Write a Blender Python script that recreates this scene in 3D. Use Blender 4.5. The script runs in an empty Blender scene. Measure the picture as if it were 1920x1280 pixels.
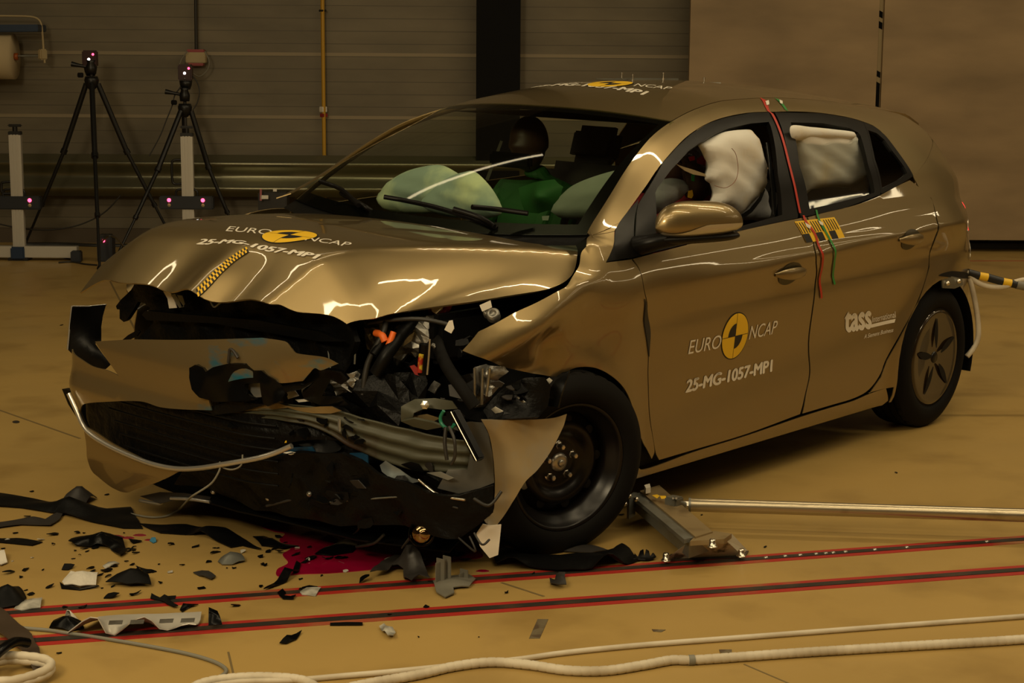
import bpy, bmesh, math, random
import numpy as np
from mathutils import Vector, Matrix, geometry
random.seed(7)
SC = bpy.context.scene
COL = SC.collection
rnd = random.Random(11)

# ------------------------------------------------------------------ camera
CAM = np.array([6.96423, 4.37447, 1.64140]); YAW, PIT, ROL, FPX = -2.43258094, 0.16590278, 0.00703786, 3200.0
FW = np.array([math.cos(PIT)*math.cos(YAW), math.cos(PIT)*math.sin(YAW), -math.sin(PIT)])
_r = np.cross(FW, [0, 0, 1]); _r /= np.linalg.norm(_r); _u = np.cross(_r, FW)
RT = math.cos(ROL)*_r + math.sin(ROL)*_u; UP = -math.sin(ROL)*_r + math.cos(ROL)*_u
cd = bpy.data.cameras.new('camera'); cam = bpy.data.objects.new('camera', cd); COL.objects.link(cam)
cd.sensor_width = 36; cd.lens = FPX/1920*36; cd.clip_end = 100
cam.matrix_world = Matrix(((RT[0], UP[0], -FW[0], CAM[0]), (RT[1], UP[1], -FW[1], CAM[1]), (RT[2], UP[2], -FW[2], CAM[2]), (0, 0, 0, 1)))
SC.camera = cam
# ------------------------------------------------------------------ world, exposure
SC.view_settings.view_transform = 'Standard'; SC.view_settings.look = 'None'; SC.view_settings.gamma = 1
SC.view_settings.use_curve_mapping = False
SC.view_settings.exposure = 0.0
W = bpy.data.worlds.new('world'); SC.world = W; W.use_nodes = True
W.node_tree.nodes['Background'].inputs[0].default_value = (1, .8, .5, 1)
W.node_tree.nodes['Background'].inputs[1].default_value = 0.02
# wall frame: origin, direction along the wall, normal toward the hall
WO = np.array([-1.30, -8.90, 0]); WE = np.array([-.662, .749, 0]); WE /= np.linalg.norm(WE); WN = np.array([-WE[1]*-1, -WE[0]*1, 0])
if (CAM-WO) @ WN < 0: WN = -WN
LCOL = (1.0, .80, .48)
def area(name, loc, target, sx, sy, power, col=LCOL, spec=1.0):
    l = bpy.data.lights.new(name, 'AREA'); l.shape = 'RECTANGLE'; l.size = sx; l.size_y = sy; l.energy = power; l.color = col
    l.specular_factor = spec
    o = bpy.data.objects.new(name, l); COL.objects.link(o); o.location = loc
    o.rotation_euler = (Vector(target)-Vector(loc)).to_track_quat('-Z', 'Y').to_euler()
    return o
LAMPS = [  # along-wall a, distance from wall b, height, length, width, power
    (4.0, 13.5, 6.3, 7.0, .14, 115), (-1.2, 11.0, 6.4, 7.0, .14, 115), (9.0, 11.2, 6.4, 6.0, .14, 120),
    (5.0, 16.5, 6.3, 7.0, .14, 105), (0.5, 7.0, 6.4, 6.0, .14, 45), (8.5, 6.5, 6.4, 6.0, .14, 130),
    (12.6, 4.0, 6.3, 5.0, .12, 60), (12.6, 8.0, 6.3, 5.0, .12, 50), (2.2, 4.7, 6.4, 2.6, .10, 5)]
def wpt(a, b, z): return WO + WE*a + WN*b + np.array([0, 0, z])
_lz = math.atan2(WE[1], WE[0])
for a, b, z, L, wd, P in LAMPS:
    o = area('strip_light', wpt(a, b, z-.06), wpt(a, b, 0), L, wd, P)
    o.rotation_euler = (0, 0, _lz)
# thin strips added at the far hall end to streak the car's shoulder
for b_, z_, L_ in ((5.5, 3.3, 5.0), (6.5, 4.1, 6.0)):
    area('streak_light', wpt(15.6, b_, z_), wpt(8, b_+1, 1.0), L_, .05, 9)
# flood light bank on the camera side of the hall
area('flood_light', tuple(CAM + np.array([1.5, -2.2, 2.0])), (2.5, .3, .5), 1.4, 1.0, 145)

# ------------------------------------------------------------------ projection helpers (the car leans 1.36 degrees onto its crushed corner)
TR = 0.0237695
_c, _s = math.cos(TR), math.sin(TR)
MB_ = np.array([[1, 0, 0], [0, _c, _s], [0, -_s, _c]])
def ray(px, py, body=True):
    d = FW + RT*(px-960)/FPX - UP*(py-640)/FPX
    return (MB_.T@CAM, MB_.T@d) if body else (CAM.copy(), d)
def at(px, py, ax, val, body=True):
    o, d = ray(px, py, body); k = 'xyz'.index(ax); return o + d*((val-o[k])/d[k])
def gr(px, py, z=0.0): return at(px, py, 'z', z, False)
def wat(px, py, off=0.0):
    o, d = ray(px, py, False); p0 = WO + WN*off; return o + d*(((p0-o)@WN)/(d@WN))
def depth_at(px, py, ref):          # world point at the camera distance of a reference point
    o, d = ray(px, py, False); return o + d*((np.array(ref)-CAM)@FW)
def spl(xs, ys):
    xs = np.array(xs, float); ys = np.array(ys, float)
    h = np.diff(xs); dl = np.diff(ys)/h; m = np.zeros(len(xs)); m[0] = dl[0]; m[-1] = dl[-1]
    for i in range(1, len(xs)-1):
        m[i] = 0 if dl[i-1]*dl[i] <= 0 else 3*(h[i-1]+h[i])/((2*h[i]+h[i-1])/dl[i-1]+(h[i]+2*h[i-1])/dl[i])
    def f(x):
        x = np.clip(np.asarray(x, float), xs[0], xs[-1]); i = np.clip(np.searchsorted(xs, x)-1, 0, len(xs)-2)
        t = (x-xs[i])/h[i]
        return (2*t**3-3*t**2+1)*ys[i]+(t**3-2*t**2+t)*h[i]*m[i]+(-2*t**3+3*t**2)*ys[i+1]+(t**3-t**2)*h[i]*m[i+1]
    return f
def gs(u): return np.exp(-u*u)
def sstep(a, b, x):
    t = np.clip((x-a)/(b-a), 0, 1); return t*t*(3-2*t)

# ------------------------------------------------------------------ body surfaces, car frame: x forward from rear axle, y left, z up
lowp = spl([.16, .19, .22, .26, .30, .42, .55, .66, .76, .84, .89, .94, .99, 1.035], [.850, .872, .884, .890, .893, .893, .893, .899, .914, .926, .924, .912, .892, .866])
dzf = spl([-.75, -.3, .1, .5, 1.6, 2.5], [-.07, .0, .04, .035, 0, 0])
zrf = spl([-.78, -.70, -.62, -.47, -.35, -.28, -.1, .1, .4, .9, 1.2, 1.43, 1.64, 1.86, 2.02, 2.25, 2.42], [.95, 1.0, 1.075, 1.22, 1.345, 1.395, 1.42, 1.44, 1.468, 1.49, 1.485, 1.46, 1.42, 1.36, 1.285, 1.145, 1.055])
yef = spl([-.8, -.4, 0, .8, 1.2, 1.66, 2.0, 2.4], [.56, .54, .51, .50, .51, .57, .65, .745])
plan = spl([-.80, -.76, -.72, -.65, -.55, -.4, -.2, 0, .2, 2.4, 2.9, 3.2, 3.4], [.3, .49, .63, .77, .86, .93, .975, .997, 1, 1, .985, .95, .85])
gf = spl([0, .25, .5, .75, .88, .96, 1.0, 1.2], [0, .13, .32, .56, .73, .88, 1.0, 1.5])
def arch(x, z, cx, cz):
    r = np.sqrt((x-cx)**2+(z-cz)**2); return .020*gs((r-.36)/.07)
def Yside(x, z):
    x = np.asarray(x, float); z = np.asarray(z, float)
    dz = dzf(x); zb = 1.035+dz; zr = np.maximum(zrf(x), zb+.03)
    lo = lowp(np.minimum(z-dz*np.clip((z-.3)/.5, 0, 1), 1.035))
    s = np.clip((z-zb)/(zr-zb), 0, 1.2); hi = .866-(.866-yef(x))*gf(s)
    y = np.where(z < zb, lo, hi)*plan(x)
    y = y+arch(x, z, 0.0, .325)+arch(x, z, 2.67, .30)*(x > 2.2)
    # character crease rising to the tail lamp, door handle scallop
    y = y+.010*gs((z-(.90+.035*(1.2-x)))/.03)*sstep(-.6, -.1, x)*sstep(2.3, 1.2, x)
    y = y-.016*gs((z-.80-.03*(1.0-x))/.055)*sstep(-.6, -.2, x)*sstep(2.9, 1.9, x)
    y = y-.010*gs((z-.52+.10*(x-1.1))/.09)*sstep(.2, .5, x)*sstep(2.3, 1.9, x)
    # tail lamp ledge
    y = y+.016*gs((z-.97)/.035)*sstep(-.2, -.6, x)-.075*sstep(-.15, -.62, x)*sstep(.60, .95, z)*sstep(1.15, 1.0, z)
    # crushed front wing
    f = sstep(2.45, 2.95, x)
    y = y+f*(.05*gs((z-.80+.35*(x-2.95))/.07)-.03*gs((z-.66)/.04)*sstep(2.6, 2.8, x)+.03*np.sin(7*x+9*z)*.5)
    y = y-.03*gs((x-2.78)/.06)*gs((z-.74)/.07)
    y = y+.012*gs((x-2.35)/.10)*gs((z-.70)/.2)
    y = np.where((z > .93), y-(z-.93)*1.3*sstep(2.45, 2.7, x), y)
    return y
zc = spl([2.36, 2.45, 2.6, 2.9, 3.05, 3.17, 3.24, 3.32, 3.40, 3.46, 3.52], [1.035, 1.040, 1.050, 1.058, 1.055, 1.043, 1.018, .950, .875, .815, .75])
yrid = spl([2.4, 2.55, 2.76, 3.0, 3.15, 3.3, 3.42], [.745, .68, .605, .50, .42, .33, .26])
def gridge(x, y, x0, y0, x1, y1, w, hgt):
    dx, dy = x1-x0, y1-y0; L = math.hypot(dx, dy); u = ((x-x0)*dx+(y-y0)*dy)/L/L; v = (-(x-x0)*dy+(y-y0)*dx)/L
    return hgt*gs(v/w)*sstep(-.1, .6, u)
def Hood(x, y):
    x = np.asarray(x, float); y = np.asarray(y, float)
    z = zc(x)-.035*(y/.75)**2
    d = y-yrid(x); z = z-.82*(np.sqrt(d*d+.018**2)+d)/2+.0*x
    d2 = -y-.70+.12*sstep(2.9, 3.3, x); z = z-.5*(np.sqrt(d2*d2+.05**2)+d2)/2
    z = z+gridge(x, y, 3.235, .01, 3.50, -.08, .095, .046)+gridge(x, y, 3.235, -.19, 3.48, -.28, .08, -.016)
    z = z+gridge(x, y, 3.235, .16, 3.50, .08, .07, -.014)
    z = z+gridge(x, y, 2.50, .76, 3.15, .60, .045, -.028)+gridge(x, y, 2.5, .86, 3.2, .72, .04, .026)
    z = z+.004*np.sin(9*x+4*y)*sstep(3.2, 3.35, x)
    return z
def Roof(x, y):
    x = np.asarray(x, float); y = np.asarray(y, float); ye = yef(x)
    return zrf(x)+.053*(1-np.abs(y/ye)**2.2)*sstep(-.7, -.1, x)
def Bump(y, z):
    y = np.asarray(y, float); z = np.asarray(z, float)
    x = 3.45-.05*np.abs(y/.9)**2-.16*np.clip((np.abs(y)-.72)/.22, 0, 1.3)**2
    x = x-.55*np.clip(z-.60, 0, 1)**1.3+.015*gs((z-.44)/.04)-.25*np.clip(.20-z, 0, 1)
    x = x-.12*sstep(.15, .55, y)*sstep(.75, .5, z)     # pushed back toward the crushed side
    return x
SURF = {'side': (1, Yside, (0, 2)), 'hood': (2, Hood, (0, 1)), 'roof': (2, Roof, (0, 1)), 'front': (0, Bump, (1, 2))}
DOM = {'side': (-.79, 3.4, .1, 1.5), 'hood': (2.3, 3.49, -.95, .95), 'roof': (-.75, 2.3, -.75, .75), 'front': (-1.02, .98, .03, .95)}
def hit(kind, px, py):
    k, f, (a, b) = SURF[kind]; o, d = ray(px, py)
    ts = np.linspace(4.2, 12, 1600); P = o[None]+ts[:, None]*d[None]
    F = P[:, k]-f(P[:, a], P[:, b]); D = DOM[kind]
    ok = (P[:, a] > D[0]) & (P[:, a] < D[1]) & (P[:, b] > D[2]) & (P[:, b] < D[3])
    idx = [i for i in range(len(ts)-1) if ok[i] and F[i] >= 0 > F[i+1]]
    if idx:
        i = idx[0]; t = ts[i]+(ts[i+1]-ts[i])*F[i]/(F[i]-F[i+1])
    else:
        G = np.where(ok, np.abs(F), 9); t = ts[int(np.argmin(G))]
    P = o+t*d; return (P[a], P[b])
def s3(kind, uv, off=0.0):
    k, f, (a, b) = SURF[kind]; uv = np.asarray(uv, float); P = np.zeros((len(uv), 3))
    P[:, a] = uv[:, 0]; P[:, b] = uv[:, 1]; P[:, k] = f(uv[:, 0], uv[:, 1])
    e = 2e-3; gu = (f(uv[:, 0]+e, uv[:, 1])-f(uv[:, 0]-e, uv[:, 1]))/2/e; gv = (f(uv[:, 0], uv[:, 1]+e)-f(uv[:, 0], uv[:, 1]-e))/2/e
    N = np.zeros_like(P); N[:, k] = 1; N[:, a] = -gu; N[:, b] = -gv; N /= np.linalg.norm(N, axis=1)[:, None]
    return P+N*off, N

# ------------------------------------------------------------------ materials
MATS = {}
def mat(name, col, rough=.5, metal=0.0, coat=0.0, emit=None, es=1.0, spec=.5, noise=None, bump=None, alpha=None):
    m = bpy.data.materials.new(name); m.use_nodes = True; nt = m.node_tree; b = nt.nodes['Principled BSDF']
    b.inputs['Base Color'].default_value = (*col, 1); b.inputs['Roughness'].default_value = rough
    b.inputs['Metallic'].default_value = metal; b.inputs['Coat Weight'].default_value = coat; b.inputs['Coat Roughness'].default_value = .03
    b.inputs['Specular IOR Level'].default_value = spec
    if emit: b.inputs['Emission Color'].default_value = (*emit, 1); b.inputs['Emission Strength'].default_value = es
    if noise:   # (scale, second colour, low, high)
        n = nt.nodes.new('ShaderNodeTexNoise'); n.inputs['Scale'].default_value = noise[0]; n.inputs['Detail'].default_value = 5
        tc = nt.nodes.new('ShaderNodeTexCoord'); nt.links.new(tc.outputs['Object'], n.inputs['Vector'])
        r = nt.nodes.new('ShaderNodeValToRGB'); r.color_ramp.elements[0].position = noise[2]; r.color_ramp.elements[1].position = noise[3]
        r.color_ramp.elements[0].color = (*col, 1); r.color_ramp.elements[1].color = (*noise[1], 1)
        nt.links.new(n.outputs['Fac'], r.inputs[0]); nt.links.new(r.outputs[0], b.inputs['Base Color'])
    if bump:    # (scale, strength)
        n = nt.nodes.new('ShaderNodeTexNoise'); n.inputs['Scale'].default_value = bump[0]; n.inputs['Detail'].default_value = 6
        tc = nt.nodes.new('ShaderNodeTexCoord'); nt.links.new(tc.outputs['Object'], n.inputs['Vector'])
        bp = nt.nodes.new('ShaderNodeBump'); bp.inputs['Strength'].default_value = bump[1]; bp.inputs['Distance'].default_value = .01
        nt.links.new(n.outputs['Fac'], bp.inputs['Height']); nt.links.new(bp.outputs[0], b.inputs['Normal'])
    MATS[name] = m; return m
PAINT = (.30, .222, .104)
mat('paint', PAINT, .37, .82, .9)
_m = mat('paint_scraped', PAINT, .37, .75, .7); _nt = _m.node_tree; _b = _nt.nodes['Principled BSDF']
_tc = _nt.nodes.new('ShaderNodeTexCoord'); _mp = _nt.nodes.new('ShaderNodeMapping'); _mp.inputs['Scale'].default_value = (1, 3.5, 11); _n = _nt.nodes.new('ShaderNodeTexNoise'); _n.inputs['Scale'].default_value = 1.6; _n.inputs['Detail'].default_value = 7
_sx = _nt.nodes.new('ShaderNodeSeparateXYZ'); _mr = _nt.nodes.new('ShaderNodeMapRange'); _mr.inputs[1].default_value = -.22; _mr.inputs[2].default_value = .05; _ml = _nt.nodes.new('ShaderNodeMath'); _ml.operation = 'MULTIPLY'
_nt.links.new(_tc.outputs['Object'], _mp.inputs[0]); _nt.links.new(_mp.outputs[0], _n.inputs['Vector']); _nt.links.new(_tc.outputs['Object'], _sx.inputs[0]); _nt.links.new(_sx.outputs['Y'], _mr.inputs[0]); _nt.links.new(_n.outputs['Fac'], _ml.inputs[0]); _nt.links.new(_mr.outputs[0], _ml.inputs[1])
_r = _nt.nodes.new('ShaderNodeValToRGB'); _r.color_ramp.elements[0].position = .50; _r.color_ramp.elements[1].position = .66; _r.color_ramp.elements[0].color = (*PAINT, 1); _r.color_ramp.elements[1].color = (.03, .27, .42, 1)
_nt.links.new(_ml.outputs[0], _r.inputs[0]); _nt.links.new(_r.outputs[0], _b.inputs['Base Color'])
mat('paint_back', (.16, .15, .13), .45, .6)
mat('silver_torn', (.45, .44, .40), .4, .7, noise=(6, (.30, .36, .38), .4, .7))
mat('inner_skin', (.07, .07, .065), .35, .5, noise=(4, (.13, .12, .10), .4, .7))
mat('black_plastic', (.0035, .0035, .0035), .42, spec=.16, bump=(60, .1))
mat('black_gloss', (.003, .003, .003), .22, 0, .0, spec=.13)
mat('dark_grey', (.025, .022, .02), .5)
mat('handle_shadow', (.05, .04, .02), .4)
mat('trim_black', (.005, .0045, .004), .35, spec=.16)
mat('crumpled_black', (.0035, .0035, .0035), .42, spec=.14, bump=(22, 1.0))
mat('rubber', (.005, .0045, .004), .75, spec=.14)
mat('steel_black', (.005, .004, .004), .30, .0, .0, spec=.35)
mat('chrome', (.75, .70, .60), .28, 1.0)
mat('aluminium', (.55, .53, .48), .35, .9, noise=(14, (.35, .33, .28), .4, .7))
mat('cast_metal', (.34, .33, .30), .42, .85, bump=(30, .6))
mat('olive_steel', (.062, .062, .040), .5, .1, spec=.35, noise=(5, (.03, .015, .008), .56, .66))
mat('galvanised', (.24, .25, .23), .42, .6, noise=(9, (.14, .13, .10), .35, .75))
mat('white', (.75, .70, .60), .6)
mat('decal_white', (.80, .74, .62), .5)
mat('yellow', (.85, .52, .02), .5)
mat('decal_black', (.01, .01, .01), .5)
mat('red_tape', (.48, .03, .012), .45)
mat('green_tape', (.03, .26, .05), .45)
mat('red_plastic', (.28, .03, .03), .4)
mat('orange', (.85, .16, .02), .5)
mat('airbag', (.80, .78, .72), .8, spec=.2, noise=(3, (.74, .60, .36), .52, .72), bump=(7, .35))
mat('airbag_green', (.85, .92, .62), .8, spec=.2, noise=(4, (.36, .46, .44), .4, .6), bump=(7, .35))
mat('airbag_grey', (.34, .36, .36), .65, bump=(12, .6))
mat('dummy_brown', (.055, .028, .018), .5)
mat('interior', (.008, .007, .006), .7, spec=.2)
mat('seat_fabric', (.03, .027, .025), .85)
mat('green_fabric', (.015, .11, .02), .7)
mat('hose_white', (.62, .55, .42), .55, noise=(8, (.45, .38, .27), .45, .7))
mat('cable_grey', (.20, .19, .15), .5)
mat('cable_dark', (.02, .018, .015), .5)
mat('blue_metal', (.012, .03, .07), .4)
mat('paper', (.50, .40, .24), .8)
mat('pipe_yellow', (.50, .28, .02), .45)
mat('column_black', (.003, .003, .003), .7, spec=.15)
mat('box_beige', (.42, .33, .18), .6)
mat('led_red', (.9, .05, .1), .5, emit=(1, .05, .12), es=6)
mat('led_white', (1, 1, 1), .5, emit=(1, .95, .9), es=6)
mat('lens_red', (.35, .01, .01), .15, 0, .8)
mat('tail_red', (.4, .01, .01), .2, emit=(1, .02, .03), es=2.5)
mat('coolant', (.30, .002, .035), .12, 0, .4, noise=(9, (.20, .001, .02), .4, .7))
mat('foam', (.62, .58, .50), .8, bump=(30, .8))
mat('clear_plastic', (.5, .48, .42), .15, noise=(20, (.25, .24, .2), .4, .6))
mat('orange_dark', (.30, .07, .01), .3)
mat('green_cable', (.01, .16, .09), .4)
mat('sleeve_yellow', (.55, .40, .03), .4, noise=(40, (.35, .02, .01), .45, .55))
mat('paint_flap', (.36, .27, .14), .45, .25, .2, noise=(5, (.30, .29, .25), .5, .7))
mat('blue_scrape', (.008, .05, .11), .45, noise=(12, (.006, .006, .006), .45, .6))
mat('bronze_chrome', (.35, .24, .12), .12, 1.0)
mat('headlining', (.10, .085, .06), .9)
mat('airbag_dim', (.22, .26, .22), .8, bump=(7, .4))
mat('airbag_grey2', (.48, .48, .50), .7, bump=(9, .5))
mat('stitch', (.25, .10, .06), .7)
mat('red_cloth', (.22, .01, .02), .8)
mat('red_wet', (.5, .012, .01), .15, 0, .8)
mat('blue_bright', (.05, .22, .38), .4)
mat('brown_trim', (.05, .033, .02), .4)
mat('lamp_emit', (1, 1, 1), emit=LCOL, es=9)
mat('lamp_body', (.5, .5, .5), .5)
mat('olive_light', (.25, .24, .16), .5)
def glassmat(name, tint, gl):
    m = bpy.data.materials.new(name); m.use_nodes = True; nt = m.node_tree; nt.nodes.remove(nt.nodes['Principled BSDF'])
    out = nt.nodes['Material Output']; t = nt.nodes.new('ShaderNodeBsdfTransparent'); t.inputs[0].default_value = (*tint, 1)
    g = nt.nodes.new('ShaderNodeBsdfGlossy'); g.inputs['Roughness'].default_value = .03; g.inputs[0].default_value = (.9, .9, .9, 1)
    lw = nt.nodes.new('ShaderNodeLayerWeight'); lw.inputs[0].default_value = .5; pw = nt.nodes.new('ShaderNodeMath'); pw.operation = 'POWER'; pw.inputs[1].default_value = 5
    nt.links.new(lw.outputs['Facing'], pw.inputs[0]); fr = nt.nodes.new('ShaderNodeMath'); fr.operation = 'MULTIPLY_ADD'; fr.inputs[1].default_value = .9; fr.inputs[2].default_value = gl; nt.links.new(pw.outputs[0], fr.inputs[0])
    mx = nt.nodes.new('ShaderNodeMixShader'); nt.links.new(fr.outputs[0], mx.inputs[0]); nt.links.new(t.outputs[0], mx.inputs[1]); nt.links.new(g.outputs[0], mx.inputs[2])
    nt.links.new(mx.outputs[0], out.inputs[0]); MATS[name] = m
glassmat('windscreen_glass', (.80, .86, .74), .06)
glassmat('side_glass', (.93, .94, .93), .03)
glassmat('dark_glass', (.12, .12, .11), .05)
# air bag paint flakes in the car paint: a fine sparkle of the metallic base
# floor: worn ochre epoxy
def floor_mat():
    m = mat('floor_epoxy', (.47, .33, .115), .38, spec=.3); nt = m.node_tree; b = nt.nodes['Principled BSDF']
    tc = nt.nodes.new('ShaderNodeTexCoord')
    def noise(s, det=5, w=None):
        n = nt.nodes.new('ShaderNodeTexNoise'); n.inputs['Scale'].default_value = s; n.inputs['Detail'].default_value = det
        nt.links.new(tc.outputs['Object'], n.inputs['Vector']); return n
    n1 = noise(.55, 6); r1 = nt.nodes.new('ShaderNodeValToRGB'); r1.color_ramp.elements[0].position = .35; r1.color_ramp.elements[1].position = .7
    r1.color_ramp.elements[0].color = (.42, .275, .085, 1); r1.color_ramp.elements[1].color = (.34, .23, .078, 1)
    n2 = noise(2.6, 8); r2 = nt.nodes.new('ShaderNodeValToRGB'); r2.color_ramp.elements[0].position = .52; r2.color_ramp.elements[1].position = .78
    r2.color_ramp.elements[0].color = (1, 1, 1, 1); r2.color_ramp.elements[1].color = (.62, .58, .52, 1)
    mx = nt.nodes.new('ShaderNodeMixRGB'); mx.blend_type = 'MULTIPLY'; mx.inputs[0].default_value = .8
    nt.links.new(n1.outputs['Fac'], r1.inputs[0]); nt.links.new(n2.outputs['Fac'], r2.inputs[0])
    nt.links.new(r1.outputs[0], mx.inputs[1]); nt.links.new(r2.outputs[0], mx.inputs[2]); nt.links.new(mx.outputs[0], b.inputs['Base Color'])
    n3 = noise(4, 4); r3 = nt.nodes.new('ShaderNodeMapRange'); r3.inputs[3].default_value = .30; r3.inputs[4].default_value = .55
    nt.links.new(n3.outputs['Fac'], r3.inputs[0]); nt.links.new(r3.outputs[0], b.inputs['Roughness'])
floor_mat()
def wall_mat(name, c1, c2, period, band, groove):
    m = mat(name, c1, .5, .15); nt = m.node_tree; b = nt.nodes['Principled BSDF']; tc = nt.nodes.new('ShaderNodeTexCoord')
    sx = nt.nodes.new('ShaderNodeSeparateXYZ'); nt.links.new(tc.outputs['Object'], sx.inputs[0])
    def math_(op, a, v=None):
        n = nt.nodes.new('ShaderNodeMath'); n.operation = op
        nt.links.new(a, n.inputs[0]) if not isinstance(a, float) else None
        if v is not None: n.inputs[1].default_value = v
        return n.outputs[0]
    ad = math_('ADD', sx.outputs['Z'], band[0]); md = math_('FLOORED_MODULO', ad, period); lt = math_('LESS_THAN', md, band[1])
    ad2 = math_('ADD', sx.outputs['Z'], band[0]); md2 = math_('FLOORED_MODULO', ad2, groove); lt2 = math_('LESS_THAN', md2, .006)
    n = nt.nodes.new('ShaderNodeTexNoise'); n.inputs['Scale'].default_value = 1.2; n.inputs['Detail'].default_value = 7
    mp = nt.nodes.new('ShaderNodeMapping'); mp.inputs['Scale'].default_value = (1, 1, 3); nt.links.new(tc.outputs['Object'], mp.inputs[0]); nt.links.new(mp.outputs[0], n.inputs['Vector'])
    r = nt.nodes.new('ShaderNodeValToRGB'); r.color_ramp.elements[0].color = (*[q*.75 for q in c1], 1); r.color_ramp.elements[1].color = (*[q*1.2 for q in c1], 1)
    r.color_ramp.elements[0].position = .3; r.color_ramp.elements[1].position = .7; nt.links.new(n.outputs['Fac'], r.inputs[0])
    m1 = nt.nodes.new('ShaderNodeMixRGB'); nt.links.new(lt, m1.inputs[0]); nt.links.new(r.outputs[0], m1.inputs[1]); m1.inputs[2].default_value = (*c2, 1)
    m2 = nt.nodes.new('ShaderNodeMixRGB'); nt.links.new(lt2, m2.inputs[0]); nt.links.new(m1.outputs[0], m2.inputs[1]); m2.inputs[2].default_value = (*[q*.55 for q in c1], 1)
    nt.links.new(m2.outputs[0], b.inputs['Base Color'])
    n2 = nt.nodes.new('ShaderNodeTexNoise'); n2.inputs['Scale'].default_value = 9; nt.links.new(mp.outputs[0], n2.inputs['Vector'])
    bp = nt.nodes.new('ShaderNodeBump'); bp.inputs['Strength'].default_value = .25; nt.links.new(n2.outputs['Fac'], bp.inputs['Height']); nt.links.new(bp.outputs[0], b.inputs['Normal'])
wall_mat('wall_metal', (.150, .125, .080), (.26, .21, .13), .54, (0, .035), .108)
wall_mat('wall_tan', (.30, .215, .12), (.30, .215, .12), 9, (0, .0), 50)

# ------------------------------------------------------------------ objects
def tag(o, label=None, cat=None, group=None, kind=None):
    if label: o['label'] = label
    if cat: o['category'] = cat
    if group: o['group'] = group
    if kind: o['kind'] = kind
    return o
def mesh_obj(name, V, Fc, m, parent=None, smooth=False, normals=None):
    me = bpy.data.meshes.new(name); me.from_pydata([tuple(map(float, v)) for v in V], [], [tuple(f) for f in Fc])
    if isinstance(m, str): m = MATS[m]
    me.materials.append(m)
    if smooth: me.polygons.foreach_set('use_smooth', [True]*len(me.polygons))
    me.update()
    o = bpy.data.objects.new(name, me); COL.objects.link(o)
    if parent: o.parent = parent
    return o
def empty(name, loc=(0, 0, 0), rot=(0, 0, 0)):
    o = bpy.data.objects.new(name, None); COL.objects.link(o); o.location = loc; o.rotation_euler = rot; return o
class MB:
    """collects shapes into one mesh"""
    def __init__(s): s.V = []; s.F = []; s.S = []
    def add(s, V, F, sm=False):
        n = len(s.V); s.V += [tuple(map(float, v)) for v in V]; s.F += [tuple(i+n for i in f) for f in F]; s.S += [sm]*len(F); return s
    def box(s, c, sz, R=None, bev=0.0):
        a, b, d = [q/2 for q in sz]; e = bev
        if e <= 0:
            V = [(x, y, z) for x in (-a, a) for y in (-b, b) for z in (-d, d)]
            F = [(0, 1, 3, 2), (4, 6, 7, 5), (0, 4, 5, 1), (2, 3, 7, 6), (0, 2, 6, 4), (1, 5, 7, 3)]
        else:
            bm = bmesh.new(); bmesh.ops.create_cube(bm, size=1)
            for v in bm.verts: v.co = Vector((v.co.x*sz[0], v.co.y*sz[1], v.co.z*sz[2]))
            bmesh.ops.bevel(bm, geom=bm.edges[:], offset=e, segments=2, affect='EDGES')
            bm.verts.index_update(); V = [tuple(v.co) for v in bm.verts]; F = [[v.index for v in f.verts] for f in bm.faces]; bm.free()
        V = np.array(V)
        if R is not None: V = V@np.array(R).T
        return s.add(V+np.array(c), F)
    def tube(s, pts, r, n=10, caps=True, closed=False):
        pts = [np.array(p, float) for p in pts]; m = len(pts); rr = r if hasattr(r, '__len__') else [r]*m
        V = []; up = None
        for i, p in enumerate(pts):
            t = pts[min(i+1, m-1)]-pts[max(i-1, 0)]
            if closed: t = pts[(i+1) % m]-pts[i-1]
            t = t/(np.linalg.norm(t)+1e-9)
            if up is None: up = np.array([0, 0, 1.]) if abs(t[2]) < .9 else np.array([1., 0, 0])
            a = np.cross(t, up); a /= np.linalg.norm(a)+1e-9; b = np.cross(a, t); up = b
            for k in range(n):
                g = 2*math.pi*k/n; V.append(p+rr[i]*(math.cos(g)*a+math.sin(g)*b))
        F = []
        for i in range(m if closed else m-1):
            j = (i+1) % m
            for k in range(n): F.append((i*n+k, i*n+(k+1) % n, j*n+(k+1) % n, j*n+k))
        s.add(V, F, True)
        if caps and not closed:
            s.add(V[:n], [tuple(range(n))[::-1]]); s.add(V[-n:], [tuple(range(n))])
        return s
    def lathe(s, prof, axis_o=(0, 0, 0), R=None, n=48, sm=True):
        # prof: (radius, height) revolved about local z
        V = []
        for r, h in prof:
            for k in range(n):
                g = 2*math.pi*k/n; V.append((r*math.cos(g), r*math.sin(g), h))
        V = np.array(V)
        if R is not None: V = V@np.array(R).T
        V = V+np.array(axis_o); F = []
        for i in range(len(prof)-1):
            for k in range(n): F.append((i*n+k, i*n+(k+1) % n, (i+1)*n+(k+1) % n, (i+1)*n+k))
        return s.add(V, F, sm)
    def build(s, name, m, parent=None):
        o = mesh_obj(name, s.V, s.F, m, parent)
        o.data.polygons.foreach_set('use_smooth', s.S); return o
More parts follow.
